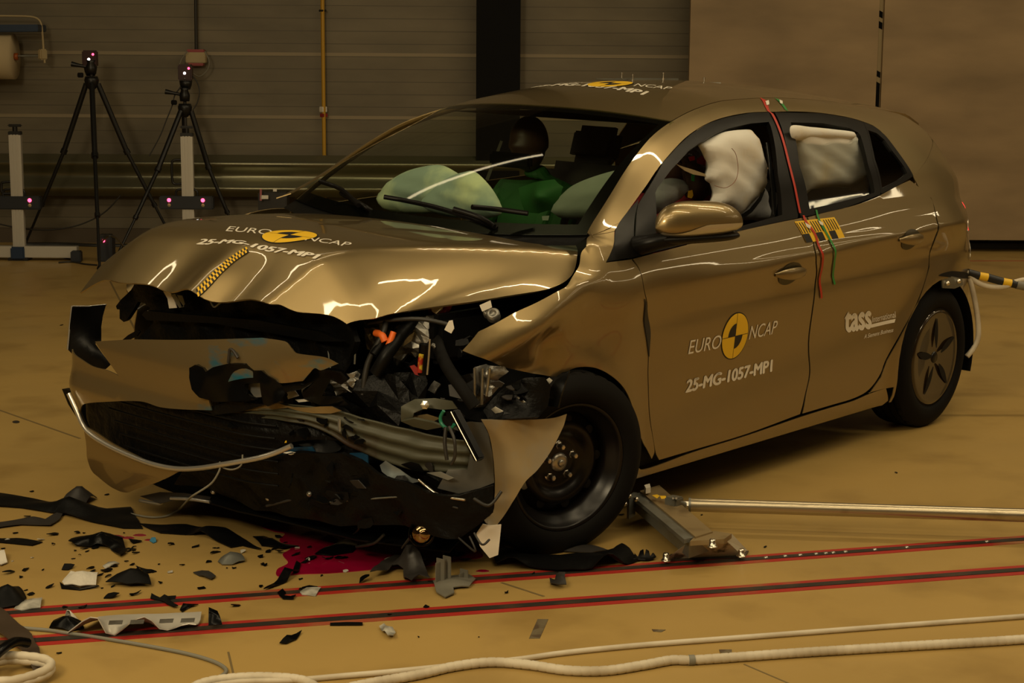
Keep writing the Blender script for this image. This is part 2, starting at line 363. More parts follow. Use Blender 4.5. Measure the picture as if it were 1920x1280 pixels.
def catmull(pts, closed=True, sub=6):
    """spline through points; a point given twice in a row stays a sharp corner"""
    P = []; sharp = []
    for p in pts:
        if P and np.allclose(P[-1], p): sharp[-1] = True
        else: P.append(np.array(p, float)); sharp.append(False)
    n = len(P); out = []
    rng = range(n) if closed else range(n-1)
    for i in rng:
        p1, p2 = P[i], P[(i+1) % n]
        p0 = P[i-1] if (closed or i > 0) else p1; p3 = P[(i+2) % n] if (closed or i+2 < n) else p2
        m1 = (p2-p0)/2; m2 = (p3-p1)/2
        if sharp[i]: m1 = (p2-p1)
        if sharp[(i+1) % n]: m2 = (p2-p1)
        L = np.linalg.norm(p2-p1)
        for m in (m1, m2):
            q = np.linalg.norm(m)
            if q > L*1.2: m *= L*1.2/q
        for k in range(sub):
            t = k/sub
            out.append((2*t**3-3*t**2+1)*p1+(t**3-2*t**2+t)*m1+(-2*t**3+3*t**2)*p2+(t**3-t**2)*m2)
    if not closed: out.append(P[-1])
    return out
def inside(poly, Q):
    x, y = Q[:, 0], Q[:, 1]; r = np.zeros(len(Q), bool); n = len(poly)
    for i in range(n):
        x1, y1 = poly[i]; x2, y2 = poly[(i+1) % n]
        c = ((y1 > y) != (y2 > y)) & (x < (x2-x1)*(y-y1)/(y2-y1+1e-12)+x1); r ^= c
    return r
def seg_dist(poly, Q):
    d = np.full(len(Q), 9.)
    for i in range(len(poly)):
        a = poly[i]; b = poly[(i+1) % len(poly)]; ab = b-a; t = np.clip(((Q-a)@ab)/(ab@ab+1e-12), 0, 1)
        d = np.minimum(d, np.linalg.norm(Q-(a+t[:, None]*ab), axis=1))
    return d
def cdt(poly, step):
    poly = np.array(poly, float); keep = [0]
    for i in range(1, len(poly)):
        if np.linalg.norm(poly[i]-poly[keep[-1]]) > step*.12: keep.append(i)
    poly = poly[keep]
    if np.linalg.norm(poly[0]-poly[-1]) < step*.12: poly = poly[:-1]
    # subdivide long edges
    pp = []
    for i in range(len(poly)):
        a = poly[i]; b = poly[(i+1) % len(poly)]; k = max(1, int(np.linalg.norm(b-a)/step))
        for j in range(k): pp.append(a+(b-a)*j/k)
    poly = np.array(pp)
    mn = poly.min(0); mx = poly.max(0)
    gx, gy = np.meshgrid(np.arange(mn[0]+step/2, mx[0], step), np.arange(mn[1]+step/2, mx[1], step)); Q = np.stack([gx.ravel(), gy.ravel()], 1)
    if len(Q): Q = Q[inside(poly, Q)]
    if len(Q): Q = Q[seg_dist(poly, Q) > step*.45]
    A = np.vstack([poly, Q]) if len(Q) else poly; n = len(poly)
    r = geometry.delaunay_2d_cdt([Vector(p) for p in A], [], [list(range(n))], 1, 1e-6)
    V = np.array([(v.x, v.y) for v in r[0]]); F = [list(f) for f in r[2]]
    return V, F
def shell(name, P, N, F, m, parent, thick, mback=None):
    """front skin, back skin offset along the normals, flat rim"""
    n = len(P); ed = {}
    for f in F:
        for i in range(len(f)):
            a, b = f[i], f[(i+1) % len(f)]; ed[(a, b)] = 1
    bd = [(a, b) for (a, b) in ed if (b, a) not in ed]
    f0 = F[0]; nn = np.cross(P[f0[1]]-P[f0[0]], P[f0[2]]-P[f0[0]])
    flip = nn@N[f0[0]] < 0
    if flip: F = [f[::-1] for f in F]; bd = [(b, a) for a, b in bd]
    V = list(P)+list(P-N*thick); FF = [tuple(f) for f in F]; nf = len(FF)
    FF += [tuple(i+n for i in f[::-1]) for f in F]; nb = len(FF)
    for a, b in bd:
        k = len(V); V += [P[a], P[b], P[b]-N[b]*thick, P[a]-N[a]*thick]; FF.append((k+1, k, k+3, k+2))
    o = mesh_obj(name, V, FF, m, parent)
    o.data.polygons.foreach_set('use_smooth', [i < nb for i in range(len(FF))])
    if mback:
        o.data.materials.append(MATS[mback]); o.data.polygons.foreach_set('material_index', [1 if nf <= i < nb else 0 for i in range(len(FF))])
    nv = np.zeros((len(V), 3)); nv[:n] = N; nv[n:2*n] = -N
    for k in range(2*n, len(V), 4):
        q = np.cross(np.array(V[k])-np.array(V[k+1]), np.array(V[k+3])-np.array(V[k])); q = q/(np.linalg.norm(q)+1e-12); nv[k:k+4] = q
    o.data.normals_split_custom_set_from_vertices([tuple(map(float, q)) for q in nv])
    return o
def panel(name, kind, outline, m, parent, thick=.004, step=.028, smooth=True, off=0.0, mback=None, uv=False):
    pts = outline if uv else [hit(kind, *p) for p in outline]
    if not uv:
        # keep deliberate corners (repeated pixels)
        pts = [np.array(p) for p in pts]
    if smooth: pts = catmull(pts)
    V, F = cdt(pts, step); P, N = s3(kind, V, off)
    return shell(name, P, N, F, m, parent, thick, mback)
def rbf_fit(C2, h):
    n = len(C2); D = np.linalg.norm(C2[:, None]-C2[None], axis=2)+1e-9; K = D*D*np.log(D); K[np.arange(n), np.arange(n)] = 0
    Pm = np.hstack([np.ones((n, 1)), C2]); A = np.zeros((n+3, n+3)); A[:n, :n] = K+1e-5*np.eye(n); A[:n, n:] = Pm; A[n:, :n] = Pm.T
    w = np.linalg.lstsq(A, np.concatenate([h, np.zeros(3)]), rcond=None)[0]
    def f(Q):
        D = np.linalg.norm(Q[:, None]-C2[None], axis=2)+1e-9; return (D*D*np.log(D))@w[:n]+w[n]+Q@w[n+1:]
    return f
def sheet(name, outline, m, parent, inner=(), thick=.003, step=.03, smooth=False, mback=None, rough=0.0, body=True, facing=None):
    """free-form torn sheet; outline and inner entries are 3D points"""
    O = [np.array(p, float) for p in outline]; I = [np.array(p, float) for p in inner]
    A = np.array(O+I); c = A.mean(0); U_, S_, Vt = np.linalg.svd(np.array(O)-np.array(O).mean(0)); e1, e2, nn = Vt
    view = (ray(960, 640, body)[0]-c) if facing is None else np.array(facing, float)
    if nn@view < 0: nn = -nn
    to2 = lambda q: np.stack([(q-c)@e1, (q-c)@e2], -1)
    C2 = to2(A); h = (A-c)@nn; f = rbf_fit(C2, h)
    poly = [np.array(q) for q in to2(np.array(O))]
    if smooth: poly = catmull(poly)
    V, F = cdt(poly, step)
    hh = lambda q: f(q)+(rough*np.sin(31*q[:, 0]+5)*np.sin(27*q[:, 1]+1) if rough else 0)
    H = hh(V); P = c+V[:, :1]*e1+V[:, 1:]*e2+H[:, None]*nn; e = 2e-3
    gu = (hh(V+[e, 0])-hh(V-[e, 0]))/2/e; gv = (hh(V+[0, e])-hh(V-[0, e]))/2/e
    N = nn[None]-gu[:, None]*e1-gv[:, None]*e2; N /= np.linalg.norm(N, axis=1)[:, None]
    return shell(name, P, N, F, m, parent, thick, mback)
def px3(lst, ax='x', val=3.3, body=True):
    out = []
    for p in lst:
        out.append(at(p[0], p[1], p[2] if len(p) > 2 else ax, p[3] if len(p) > 3 else val, body))
    return out
# --- lettering and stickers that follow a surface
_txt = {}
def text_mesh(s, shear=0.0, bold=0.0):
    cu = bpy.data.curves.new('lettering', 'FONT'); cu.body = s; cu.size = 1; cu.shear = shear; cu.resolution_u = 4
    o = bpy.data.objects.new('lettering', cu); COL.objects.link(o); dg = bpy.context.evaluated_depsgraph_get()
    me = o.evaluated_get(dg).to_mesh(); V = np.array([tuple(v.co)[:2] for v in me.vertices]); F = [list(p.vertices) for p in me.polygons]
    o.evaluated_get(dg).to_mesh_clear(); bpy.data.objects.remove(o); bpy.data.curves.remove(cu)
    V = (V-V.min(0))/(V.max(0)-V.min(0))
    if bold:    # heavier strokes: the glyphs laid over themselves with a small shift
        n = len(V); dx = bold*3.2/max(4, len(s)); dy = bold*1.6; VV = []; FF = []
        for i, (a, b) in enumerate(((0, 0), (dx, 0), (-dx, 0), (0, dy), (0, -dy))): VV.append(V+[a, b]); FF += [[q+i*n for q in f] for f in F]
        V = np.vstack(VV); F = FF
    return V, F
def affine(kind, bl, br, tl):
    a, b, c = [np.array(hit(kind, *p)) for p in (bl, br, tl)]; return lambda V: a+V[:, :1]*(b-a)+V[:, 1:]*(c-a)
def refine(V2, F, L=.014):
    V = [tuple(v) for v in V2]; T = []
    for f in F:
        for i in range(1, len(f)-1): T.append((f[0], f[i], f[i+1]))
    for _ in range(7):
        mid = {}; out = []; ch = False
        def md(a, b):
            k = (min(a, b), max(a, b))
            if k not in mid: mid[k] = len(V); V.append(((V[a][0]+V[b][0])/2, (V[a][1]+V[b][1])/2))
            return mid[k]
        lg = lambda a, b: math.hypot(V[a][0]-V[b][0], V[a][1]-V[b][1]) > L
        for a, b, c in T:
            q = [lg(a, b), lg(b, c), lg(c, a)]; n = sum(q)
            if n == 0: out.append((a, b, c)); continue
            ch = True
            while not q[0] or (n == 2 and not q[1]): a, b, c = b, c, a; q = q[1:]+q[:1]
            if n == 1: m = md(a, b); out += [(a, m, c), (m, b, c)]
            elif n == 2: m, p = md(a, b), md(b, c); out += [(m, b, p), (a, m, p), (a, p, c)]
            else: m, p, s = md(a, b), md(b, c), md(c, a); out += [(a, m, s), (m, b, p), (s, p, c), (m, p, s)]
        T = out
        if not ch: break
    return np.array(V), [list(t) for t in T]
def flat_on(name, kind, V2, F, m, parent, off=.002):
    V2, F = refine(np.asarray(V2, float), F)
    P, N = s3(kind, V2, off); f = F[0]
    if np.cross(P[f[1]]-P[f[0]], P[f[2]]-P[f[0]])@N[f[0]] < 0: F = [q[::-1] for q in F]
    return mesh_obj(name, P, F, m, parent)
def text_on(name, kind, s, bl, br, tl, m, parent, shear=0.0, bold=0.0):
    V, F = text_mesh(s, shear, bold); return flat_on(name, kind, affine(kind, bl, br, tl)(V), F, m, parent)
def poly_on(name, kind, polys, A, m, parent, off=.002):
    V = []; F = []
    for p in polys:
        F.append(list(range(len(V), len(V)+len(p)))); V += list(p)
    return flat_on(name, kind, A(np.array(V, float)), F, m, parent, off)
def fan(cx, cy, r, a0, a1, n=24):
    T = []
    for i in range(n):
        g0 = math.radians(a0+(a1-a0)*i/n); g1 = math.radians(a0+(a1-a0)*(i+1)/n)
        T.append([(cx, cy), (cx+r*math.cos(g0), cy+r*math.sin(g0)), (cx+r*math.cos(g1), cy+r*math.sin(g1))])
    return T
def emblem(kind, bl, br, tl, parent, black=((90, 180), (270, 360))):
    """yellow crash-test disc with two black quarters; corners are of its bounding square"""
    A = affine(kind, bl, br, tl)
    e = poly_on('emblem_disc', kind, fan(.5, .5, .5, 0, 360, 48), A, 'decal_black', parent, .0015)
    poly_on('emblem_field', kind, fan(.5, .5, .478, 0, 360, 48), A, 'yellow', parent, .0022)
    q = []
    for a0, a1 in black: q += fan(.5, .5, .27, a0, a1, 12)
    q += [[(.495, .02), (.505, .02), (.505, .98), (.495, .98)], [(.02, .495), (.98, .495), (.98, .505), (.02, .505)]]
    poly_on('emblem_quarters', kind, q, A, 'decal_black', parent, .0029)
# ================================================================== THE SETTING
def struct(name, V, F, m, smooth=False): return tag(mesh_obj(name, V, F, m, None, smooth), kind='structure')
def wq(a, b, z): return tuple(wpt(a, b, z))
A0, A1, B1, HT = -9.0, 16.0, 21.0, 7.2
struct('floor', [wq(A0, 0, 0), wq(A1, 0, 0), wq(A1, B1, 0), wq(A0, B1, 0)], [(0, 1, 2, 3)], 'floor_epoxy')
struct('ceiling', [wq(A0, 0, HT), wq(A1, 0, HT), wq(A1, B1, HT), wq(A0, B1, HT)], [(0, 3, 2, 1)], mat('ceiling_dark', (.05, .04, .028), .7))
struct('wall_back', [wq(A0, 0, .12), wq(A1, 0, .12), wq(A1, 0, HT), wq(A0, 0, HT)], [(0, 1, 2, 3)], 'wall_metal')
wm = mat('wall_plain', (.16, .115, .06), .7)
struct('wall_left', [wq(A0, 0, 0), wq(A0, B1, 0), wq(A0, B1, HT), wq(A0, 0, HT)], [(0, 1, 2, 3)], wm)
struct('wall_right', [wq(A1, 0, 0), wq(A1, B1, 0), wq(A1, B1, HT), wq(A1, 0, HT)], [(3, 2, 1, 0)], wm)
struct('wall_front', [wq(A0, B1, 0), wq(A1, B1, 0), wq(A1, B1, HT), wq(A0, B1, HT)], [(3, 2, 1, 0)], wm)
def wa(px, py, off=0.0):
    p = wat(px, py, off)-WO; return float(p@WE), float(p[2])
def wbox(mb, a0, a1, b0, b1, z0, z1):
    V = [wq(a, b, z) for a in (a0, a1) for b in (b0, b1) for z in (z0, z1)]
    return mb.add(V, [(0, 1, 3, 2), (4, 6, 7, 5), (0, 4, 5, 1), (2, 3, 7, 6), (0, 2, 6, 4), (1, 5, 7, 3)])
b = MB(); wbox(b, A0, A1, 0, .06, 0, .125); tag(b.build('baseboard_back', mat('plinth', (.07, .05, .028), .6)), kind='structure')
# black steel column in front of the wall
ca0, _ = wa(893, 60, .25); ca1, _ = wa(976, 60, .25)
b = MB(); wbox(b, ca0, ca1, .23, .25, 0, HT); wbox(b, ca0, ca1, .02, .04, 0, HT); wbox(b, (ca0+ca1)/2-.01, (ca0+ca1)/2+.01, .04, .23, 0, HT)
wbox(b, ca0-.03, ca1+.03, .0, .30, 0, .02)
tag(b.build('trim_1', 'column_black'), kind='structure')
# tan sliding partition panels
pb = .45
pa0, _ = wa(1294, 60, pb); pa1, _ = wa(1647, 60, pb); pa2, _ = wa(1657, 60, pb); _, pz = wa(1860, 450, pb)
for nm, x0, x1 in (('wall_partition', pa0, pa1), ('wall_partition', pa2, pa2+4.6)):
    b = MB(); wbox(b, x0, x1, pb-.08, pb, pz, HT-.3); o = tag(b.build(nm, 'wall_tan'), kind='structure')
# striped edge between the partitions
b = MB(); wbox(b, pa1, pa2, pb-.10, pb-.05, .6, HT-.3); tag(b.build('trim_2', 'box_beige'), kind='structure')
def strip_marks():
    b = MB()
    for y0, y1 in ((18, 30), (38, 51), (131, 142), (152, 205)):
        p0 = wa(1650, y0, pb); p1 = wa(1650, y1, pb); k = .02
        V = [wq(pa1+.003, pb-.048, p0[1]), wq(pa2-.003, pb-.048, p0[1]-k), wq(pa2-.003, pb-.048, p1[1]-k), wq(pa1+.003, pb-.048, p1[1])]
        b.add(V, [(0, 1, 2, 3)])
    return b
tag(strip_marks().build('trim_3', 'column_black'), kind='structure')
b = MB(); wbox(b, pa2-1, A1-.5, .05, .15, 0, .05); tag(b.build('trim_4', 'cable_dark'), kind='structure')
# guard rail, a W beam on short posts
def guard():
    root = empty('guard_rail', wq(0, 0, 0)); R = Matrix.Identity(4)
    tag(root, 'galvanised steel W-beam guard rail running along the foot of the panelled wall', 'guard rail')
    _, zt = wa(300, 291, .25); _, zb_ = wa(300, 368, .25); H = zt-zb_
    prof = [(.0, 0), (.015, .03), (.075, .16), (.08, .22), (.015, .40), (.0, .5), (.015, .60), (.08, .78), (.075, .84), (.015, .97), (0, 1)]
    prof = catmull([(p[0], p[1]*H) for p in prof], False, 4); V = []; n = len(prof)
    for a in (-4.0, 8.6):
        for d, z in prof: V.append(np.array(wq(a, .20+d, zb_+z))-WO)
    k = len(V)//2; F = [(i, i+1, k+i+1, k+i) for i in range(k-1)]
    o = mesh_obj('beam', V, F, 'olive_light', root, True); o.modifiers.new('t', 'SOLIDIFY').thickness = .006
    MATS['olive_light'].node_tree.nodes['Principled BSDF'].inputs['Metallic'].default_value = .75
    MATS['olive_light'].node_tree.nodes['Principled BSDF'].inputs['Roughness'].default_value = .3
    for a in [wa(700, 330, .25)[0], wa(860, 330, .25)[0], wa(1060, 330, .25)[0]]:
        b = MB(); V = [np.array(wq(x, y, z))-WO for x in (a-.05, a+.05) for y in (.08, .20) for z in (0, zt-.03)]
        b.add(V, [(0, 1, 3, 2), (4, 6, 7, 5), (0, 4, 5, 1), (2, 3, 7, 6), (0, 2, 6, 4), (1, 5, 7, 3)]); b.build('post', 'column_black', root)
guard()
# yellow gas pipe with clips
pp = [wat(604, -40, .08), wat(606, 210, .08), wat(608, 300, .08)]
root = empty('gas_pipe', tuple(pp[0])); tag(root, 'thin yellow vertical gas pipe on the panelled wall with a red and white clip', 'pipe')
b = MB(); b.tube([p-pp[0] for p in (pp[0]+np.array([0, 0, .8]), pp[2]-np.array([0, 0, .5]))], .017, 12); b.build('pipe_run', 'pipe_yellow', root)
for (x, y, m, h) in ((606, 205, 'white', .03), (607, 216, 'red_plastic', .02), (605, 20, 'cable_dark', .012)):
    b = MB(); c = wat(x, y, .07)-pp[0]; b.box(c, (.055, .045, h*1.6), bev=.004); b.build('pipe_clip', m, root)
def thing_tube(name, pts, r, m, label, cat, group=None, n=10, sub=6):
    pts = catmull([np.array(p, float) for p in pts], False, sub); o0 = pts[0].copy()
    b = MB(); b.tube([p-o0 for p in pts], r, n); o = b.build(name, m); o.location = tuple(o0); return tag(o, label, cat, group)
# conduit and junction box
thing_tube('conduit', [wat(367, -30, .06), wat(367, 20, .06), wat(368, 94, .06)], .014, 'cable_dark', 'dark vertical conduit dropping to the beige junction box on the wall', 'conduit')
jc = wat(368, 108, .09); root = empty('junction_box', tuple(jc), (0, 0, _lz)); tag(root, 'small beige junction box with red ends on the wall behind the second tripod', 'junction box')
b = MB(); b.box((0, 0, 0), (.17, .10, .09), bev=.006); b.build('housing', 'box_beige', root)
b = MB(); b.box((0, 0, .055), (.15, .09, .03), bev=.006); b.build('lid', 'red_plastic', root)
b = MB(); b.box((0, 0, -.055), (.13, .09, .03), bev=.006); b.build('base', 'red_plastic', root)
b = MB(); b.box((-.02, .052, -.01), (.03, .012, .04)); b.box((.045, .052, .0), (.05, .012, .01)); b.build('terminal', 'cable_dark', root)
# ================================================================== THE CAR
car = empty('car', (0, 0, 0), (-TR, 0, 0))
tag(car, 'crash-tested bronze hatchback with a crushed front corner and crumpled bonnet on the ochre hall floor', 'car')
def ROn(kind, pts): return [np.array(hit(kind, *p)) for p in pts]
def resample(pts, n):
    pts = np.array(pts, float); d = np.r_[0, np.cumsum(np.linalg.norm(np.diff(pts, axis=0), axis=1))]; t = np.linspace(0, d[-1], n)
    return np.stack([np.interp(t, d, pts[:, k]) for k in range(pts.shape[1])], 1)
def band(name, kind, A, B, m, parent, n=60, k=5, thick=.004, off=0.0, mirror=False):
    """strip of surface between two lines given in surface coordinates"""
    A = resample(A, n); B = resample(B, n); V = []; 
    for i in range(n):
        for j in range(k+1): V.append(A[i]+(B[i]-A[i])*j/k)
    F = [[i*(k+1)+j, i*(k+1)+j+1, (i+1)*(k+1)+j+1, (i+1)*(k+1)+j] for i in range(n-1) for j in range(k)]
    P, N = s3(kind, np.array(V), off)
    if mirror: P = P*[1, -1, 1]; N = N*[1, -1, 1]
    return shell(name, P, N, F, m, parent, thick)
def closed_band(name, kind, A, B, m, parent, n=90, k=3, thick=.004, off=0.0):
    A = list(A)+[A[0]]; B = list(B)+[B[0]]; return band(name, kind, A, B, m, parent, n, k, thick, off)
# ---- side panels
gapFD = [(1186, 486), (1200, 508), (1208, 545), (1212, 590), (1216, 650), (1215, 710), (1218, 780), (1228, 845)]
wing = panel('front_wing', 'side',
    [(1136, 492), (1136, 492)]+gapFD[:1]+[(1184, 486)]+[(x-.7, y) for x, y in gapFD[1:]]+[(1222, 860), (1222, 860), (1200, 815), (1190, 775), (1175, 735), (1150, 707), (1118, 690), (1085, 688), (1062, 697), (1045, 711), (1045, 711),
     (1030, 705), (985, 697), (940, 686), (895, 668), (867, 657), (867, 657), (880, 643), (898, 621), (898, 621), (925, 608), (965, 586), (1000, 570), (1038, 550), (1068, 528), (1085, 500), (1092, 470), (1100, 450), (1118, 440), (1118, 440), (1152, 434), (1152, 434)],
    'paint', car, step=.022, mback='paint_back')
door_split = [(1513, 408), (1524, 440), (1530, 480), (1530, 520), (1526, 560), (1519, 610), (1516, 660), (1518, 700), (1510, 740), (1502, 777)]
fdoor = panel('front_door', 'side',
    [(1188, 485), (1188, 485), (1284, 460), (1382, 434), (1440, 421), (1500, 409), (1512, 407), (1512, 407)]+[(x-1, y) for x, y in door_split[1:-1]]+[(1500, 776), (1500, 776), (1400, 813), (1300, 843), (1236, 862), (1236, 862)]+[(x+.8, y) for x, y in gapFD[::-1][:-1]],
    'paint', car, mback='paint_back')
rgap = [(1502, 778), (1560, 760), (1600, 748), (1628, 733), (1650, 705), (1662, 675), (1690, 625), (1720, 568), (1742, 500), (1752, 450), (1754, 400), (1745, 370), (1722, 350)]
rdoor = panel('rear_door', 'side',
    [(1515, 407), (1515, 407), (1552, 397), (1602, 385), (1640, 371), (1665, 358), (1690, 345), (1706, 338), (1706, 338)]+[(x-1.2, y-1) for x, y in rgap[::-1][:-1]]+[(1505, 775), (1505, 775)]+[(x+1.5, y) for x, y in door_split[::-1][1:-1]],
    'paint', car, mback='paint_back')
# sill
sillA = ROn('side', [(1205, 880), (1300, 847), (1400, 816), (1502, 781), (1560, 763), (1600, 751), (1630, 738)])
sb = [(2.27, .185), (.40, .185)]
panel('sill', 'side', [(2.27, .185), (2.27, .185), (2.25, .275), (2.25, .275)]+[tuple(p+[0, -.001]) for p in sillA]+[(.44, .262), (.44, .262), (.40, .2), (.40, .2), (.42, .18), (.42, .18)], 'paint', car, uv=True, step=.03)
# rear quarter
qa = [(x+1.2, y+1) for x, y in rgap[5:]][::-1]
arcp = [(.365*math.cos(math.radians(g)), .325+.372*math.sin(math.radians(g))) for g in range(10, 171, 8)]
qpts = ROn('side', [(1712, 330)]) + ROn('side', qa) + ROn('side', [(1652, 707), (1640, 724), (1631, 737)])+[np.array(p) for p in [(.585, .262), (.585, .262), (.39, .262), (.39, .262), (.385, .19), (.385, .19), (.372, .19), (.372, .19)]] + [np.array((.375*math.cos(math.radians(g)), .325+.375*math.sin(math.radians(g)))) for g in range(0, 181, 9)] \
    + [np.array(p) for p in [(-.375, .25), (-.375, .25), (-.70, .25), (-.70, .25), (-.775, .45), (-.785, .7), (-.78, .93), (-.78, .93)]] + [np.array((x, zrf(x)-.004)) for x in (-.72, -.66, -.60, -.53, -.47, -.42, -.38)] + ROn('side', [(1712, 330)])
quarter = panel('rear_quarter', 'side', qpts, 'paint', car, uv=True, step=.026, smooth=False)
# glazing surround
outer = [(1136, 491), (1152, 436), (1175, 399), (1210, 350), (1243, 303), (1284, 259), (1325, 232), (1366, 218), (1407, 211), (1448, 210), (1490, 209), (1540, 212), (1590, 220), (1615, 227), (1640, 237), (1660, 254), (1677, 276), (1690, 297), (1705, 317), (1712, 330)]
outer_uv = catmull(ROn('side', outer), False, 4)
# roof rail and screen pillar: from the glazing surround up to the roof edge
topx = np.linspace(2.40, -.38, len(outer_uv)); d = np.r_[0, np.cumsum(np.linalg.norm(np.diff(np.array(outer_uv), axis=0), axis=1))]; d /= d[-1]
start = 6
railA = outer_uv[start:]; xs = np.interp(np.linspace(0, 1, 60), [0, .12, .5, 1], [2.40, 2.15, 1.05, -.38])
Ar = resample(railA, 60)
xs = np.where(Ar[:, 0] > 1.0, Ar[:, 0]+.155*np.clip((Ar[:, 0]-1.0)/1.2, 0, 1), Ar[:, 0]); xs = np.minimum(xs, 2.412)
xs = np.where(Ar[:, 0] < 1.0, Ar[:, 0]-(.38+Ar[-1, 0])*np.clip((1.0-Ar[:, 0])/(1.0-Ar[-1, 0]), 0, 1)**1.8, xs)
railB = [np.array((x, zrf(x)-.002)) for x in xs]
rail = band('roof_rail', 'side', list(Ar), railB, 'paint', car, n=70, k=8, off=.001)
band('roof_rail', 'side', list(Ar), railB, 'paint', car, n=70, k=8, mirror=True)
# pillar foot between rail and wing
panel('pillar_foot', 'side', ROn('side', [(1152, 433), (1152, 433), (1178, 397), (1178, 397)])+[np.array((2.29, zrf(2.29)-.002))]*2+[np.array((2.415, zrf(2.415)-.002))]*2+ROn('side', [(1118, 439), (1118, 439)]), 'paint', car, uv=True)
inner_f = [(1229, 452), (1228, 358), (1257, 319), (1290, 284), (1309, 270), (1339, 252), (1366, 241), (1407, 232), (1442, 229), (1450, 260), (1458, 330), (1466, 403), (1385, 425), (1300, 444)]
outer_f = [(1184, 483), (1195, 385), (1243, 304), (1270, 275), (1295, 252), (1325, 233), (1360, 221), (1407, 212), (1449, 211), (1462, 260), (1480, 330), (1498, 408), (1390, 432), (1280, 459)]
fw_ = closed_band('window_frame', 'side', ROn('side', outer_f), ROn('side', inner_f), 'trim_black', fdoor, thick=.02, off=.002)
panel('mirror_base_cover', 'side', [(1137, 491), (1137, 491), (1153, 436), (1175, 399), (1197, 374), (1197, 374), (1188, 430), (1186, 482), (1186, 482)], 'trim_black', fdoor, off=.002)
inner_r = [(1482, 230), (1540, 231), (1590, 240), (1611, 250), (1627, 310), (1640, 361), (1580, 378), (1517, 392), (1498, 310)]
outer_r = [(1452, 211), (1540, 213), (1600, 223), (1622, 231), (1638, 300), (1652, 364), (1580, 391), (1500, 408), (1481, 330)]
closed_band('window_frame', 'side', ROn('side', outer_r), ROn('side', inner_r), 'trim_black', rdoor, thick=.02, off=.002)
closed_band('quarter_window_frame', 'side', ROn('side', [(1618, 229), (1640, 238), (1660, 255), (1677, 277), (1705, 317), (1712, 330), (1690, 344), (1651, 364), (1636, 300)]),
            ROn('side', [(1625, 244), (1643, 250), (1658, 263), (1672, 283), (1695, 314), (1700, 325), (1684, 337), (1653, 353), (1640, 300)]), 'trim_black', rdoor, thick=.02, off=.0025)
panel('quarter_glass', 'side', [(1625, 244), (1643, 250), (1658, 263), (1672, 283), (1695, 314), (1700, 325), (1684, 337), (1653, 353), (1640, 300)], 'dark_glass', rdoor, off=-.006)
panel('window_glass', 'side', inner_r, 'side_glass', rdoor, off=-.012)
# reflection strip of the inner seal on the B pillar
band('window_seal', 'side', ROn('side', [(1446, 262), (1456, 320), (1462, 398)]), ROn('side', [(1442, 262), (1450, 320), (1456, 400)]), 'black_gloss', fdoor, n=12, k=2, thick=.006, off=-.018)
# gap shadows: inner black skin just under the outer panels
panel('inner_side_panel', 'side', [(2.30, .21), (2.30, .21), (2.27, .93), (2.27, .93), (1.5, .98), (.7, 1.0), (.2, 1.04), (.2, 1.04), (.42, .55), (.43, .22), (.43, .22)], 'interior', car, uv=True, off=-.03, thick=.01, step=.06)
# dark sheet painting the shade where the wing has sprung from the door
panel('wing_gap_shade', 'side', [(1208, 560), (1208, 560), (1212, 575), (1217, 610), (1217, 650), (1216, 668), (1216, 668), (1211, 630)], 'cable_dark', car, off=.004, thick=.003, step=.01)
# ---- right hand side, seen only through the cabin and past the bonnet
def panelR(name, uvp, m, step=.05, thick=.004, off=0.0):
    V, F = cdt(catmull([np.array(p) for p in uvp]), step); P, N = s3('side', V, off); return shell(name, P*[1, -1, 1], N*[1, -1, 1], F, m, car, thick)
panelR('right_door', [(2.25, .28), (2.25, .28), (2.25, 1.0), (2.25, 1.0), (1.6, 1.03), (1.2, 1.05), (1.2, 1.05), (1.15, .28), (1.15, .28)], 'paint')
panelR('right_rear_door', [(1.14, .28), (1.14, .28), (1.19, 1.05), (1.19, 1.05), (.6, 1.08), (.1, 1.15), (.1, 1.15), (.42, .6), (.43, .28), (.43, .28)], 'paint')
panelR('right_wing', [(2.26, .28), (2.26, .28), (2.26, 1.0), (2.26, 1.0), (2.42, 1.0), (2.8, .94), (2.8, .94), (3.05, .86), (3.05, .86), (3.05, .5), (3.02, .4), (2.9, .62), (2.67, .68), (2.4, .6), (2.32, .3)], 'paint')
panelR('right_sill', [(2.27, .185), (2.27, .185), (2.25, .275), (2.25, .275), (.42, .275), (.42, .275), (.40, .185), (.40, .185)], 'paint')
panelR('right_quarter', [tuple(p) for p in qpts[::2]], 'paint')
# tailgate
V = []; nz, ny = 26, 14
for i in range(nz):
    z = .25+(1.40-.25)*i/(nz-1); xe = -.78 if z < .95 else float(np.interp(z, [.95, 1.0, 1.075, 1.22, 1.40], [-.78, -.70, -.62, -.47, -.29])); ye = float(Yside(xe, min(z, float(zrf(xe))-.003)))
    for j in range(ny+1):
        v = -1+2*j/ny; V.append((xe-.04*(1-v*v), ye*v, z))
o = mesh_obj('tailgate', V, [(i*(ny+1)+j, i*(ny+1)+j+1, (i+1)*(ny+1)+j+1, (i+1)*(ny+1)+j) for i in range(nz-1) for j in range(ny)], 'paint', car, True)
# roof
V = []; nx, ny = 60, 28
for i in range(nx+1):
    for j in range(ny+1):
        v = -1+2*j/ny; xh = 1.745-.085*abs(v)**2; t = i/nx; x = xh+(-.36-xh)*t; y = v*float(yef(x)); V.append((x, y))
V = np.array(V); F = [[i*(ny+1)+j, i*(ny+1)+j+1, (i+1)*(ny+1)+j+1, (i+1)*(ny+1)+j] for i in range(nx) for j in range(ny)]
P, N = s3('roof', V, 0); roof = shell('roof_panel', P, N, F, 'paint', car, .01, 'interior')
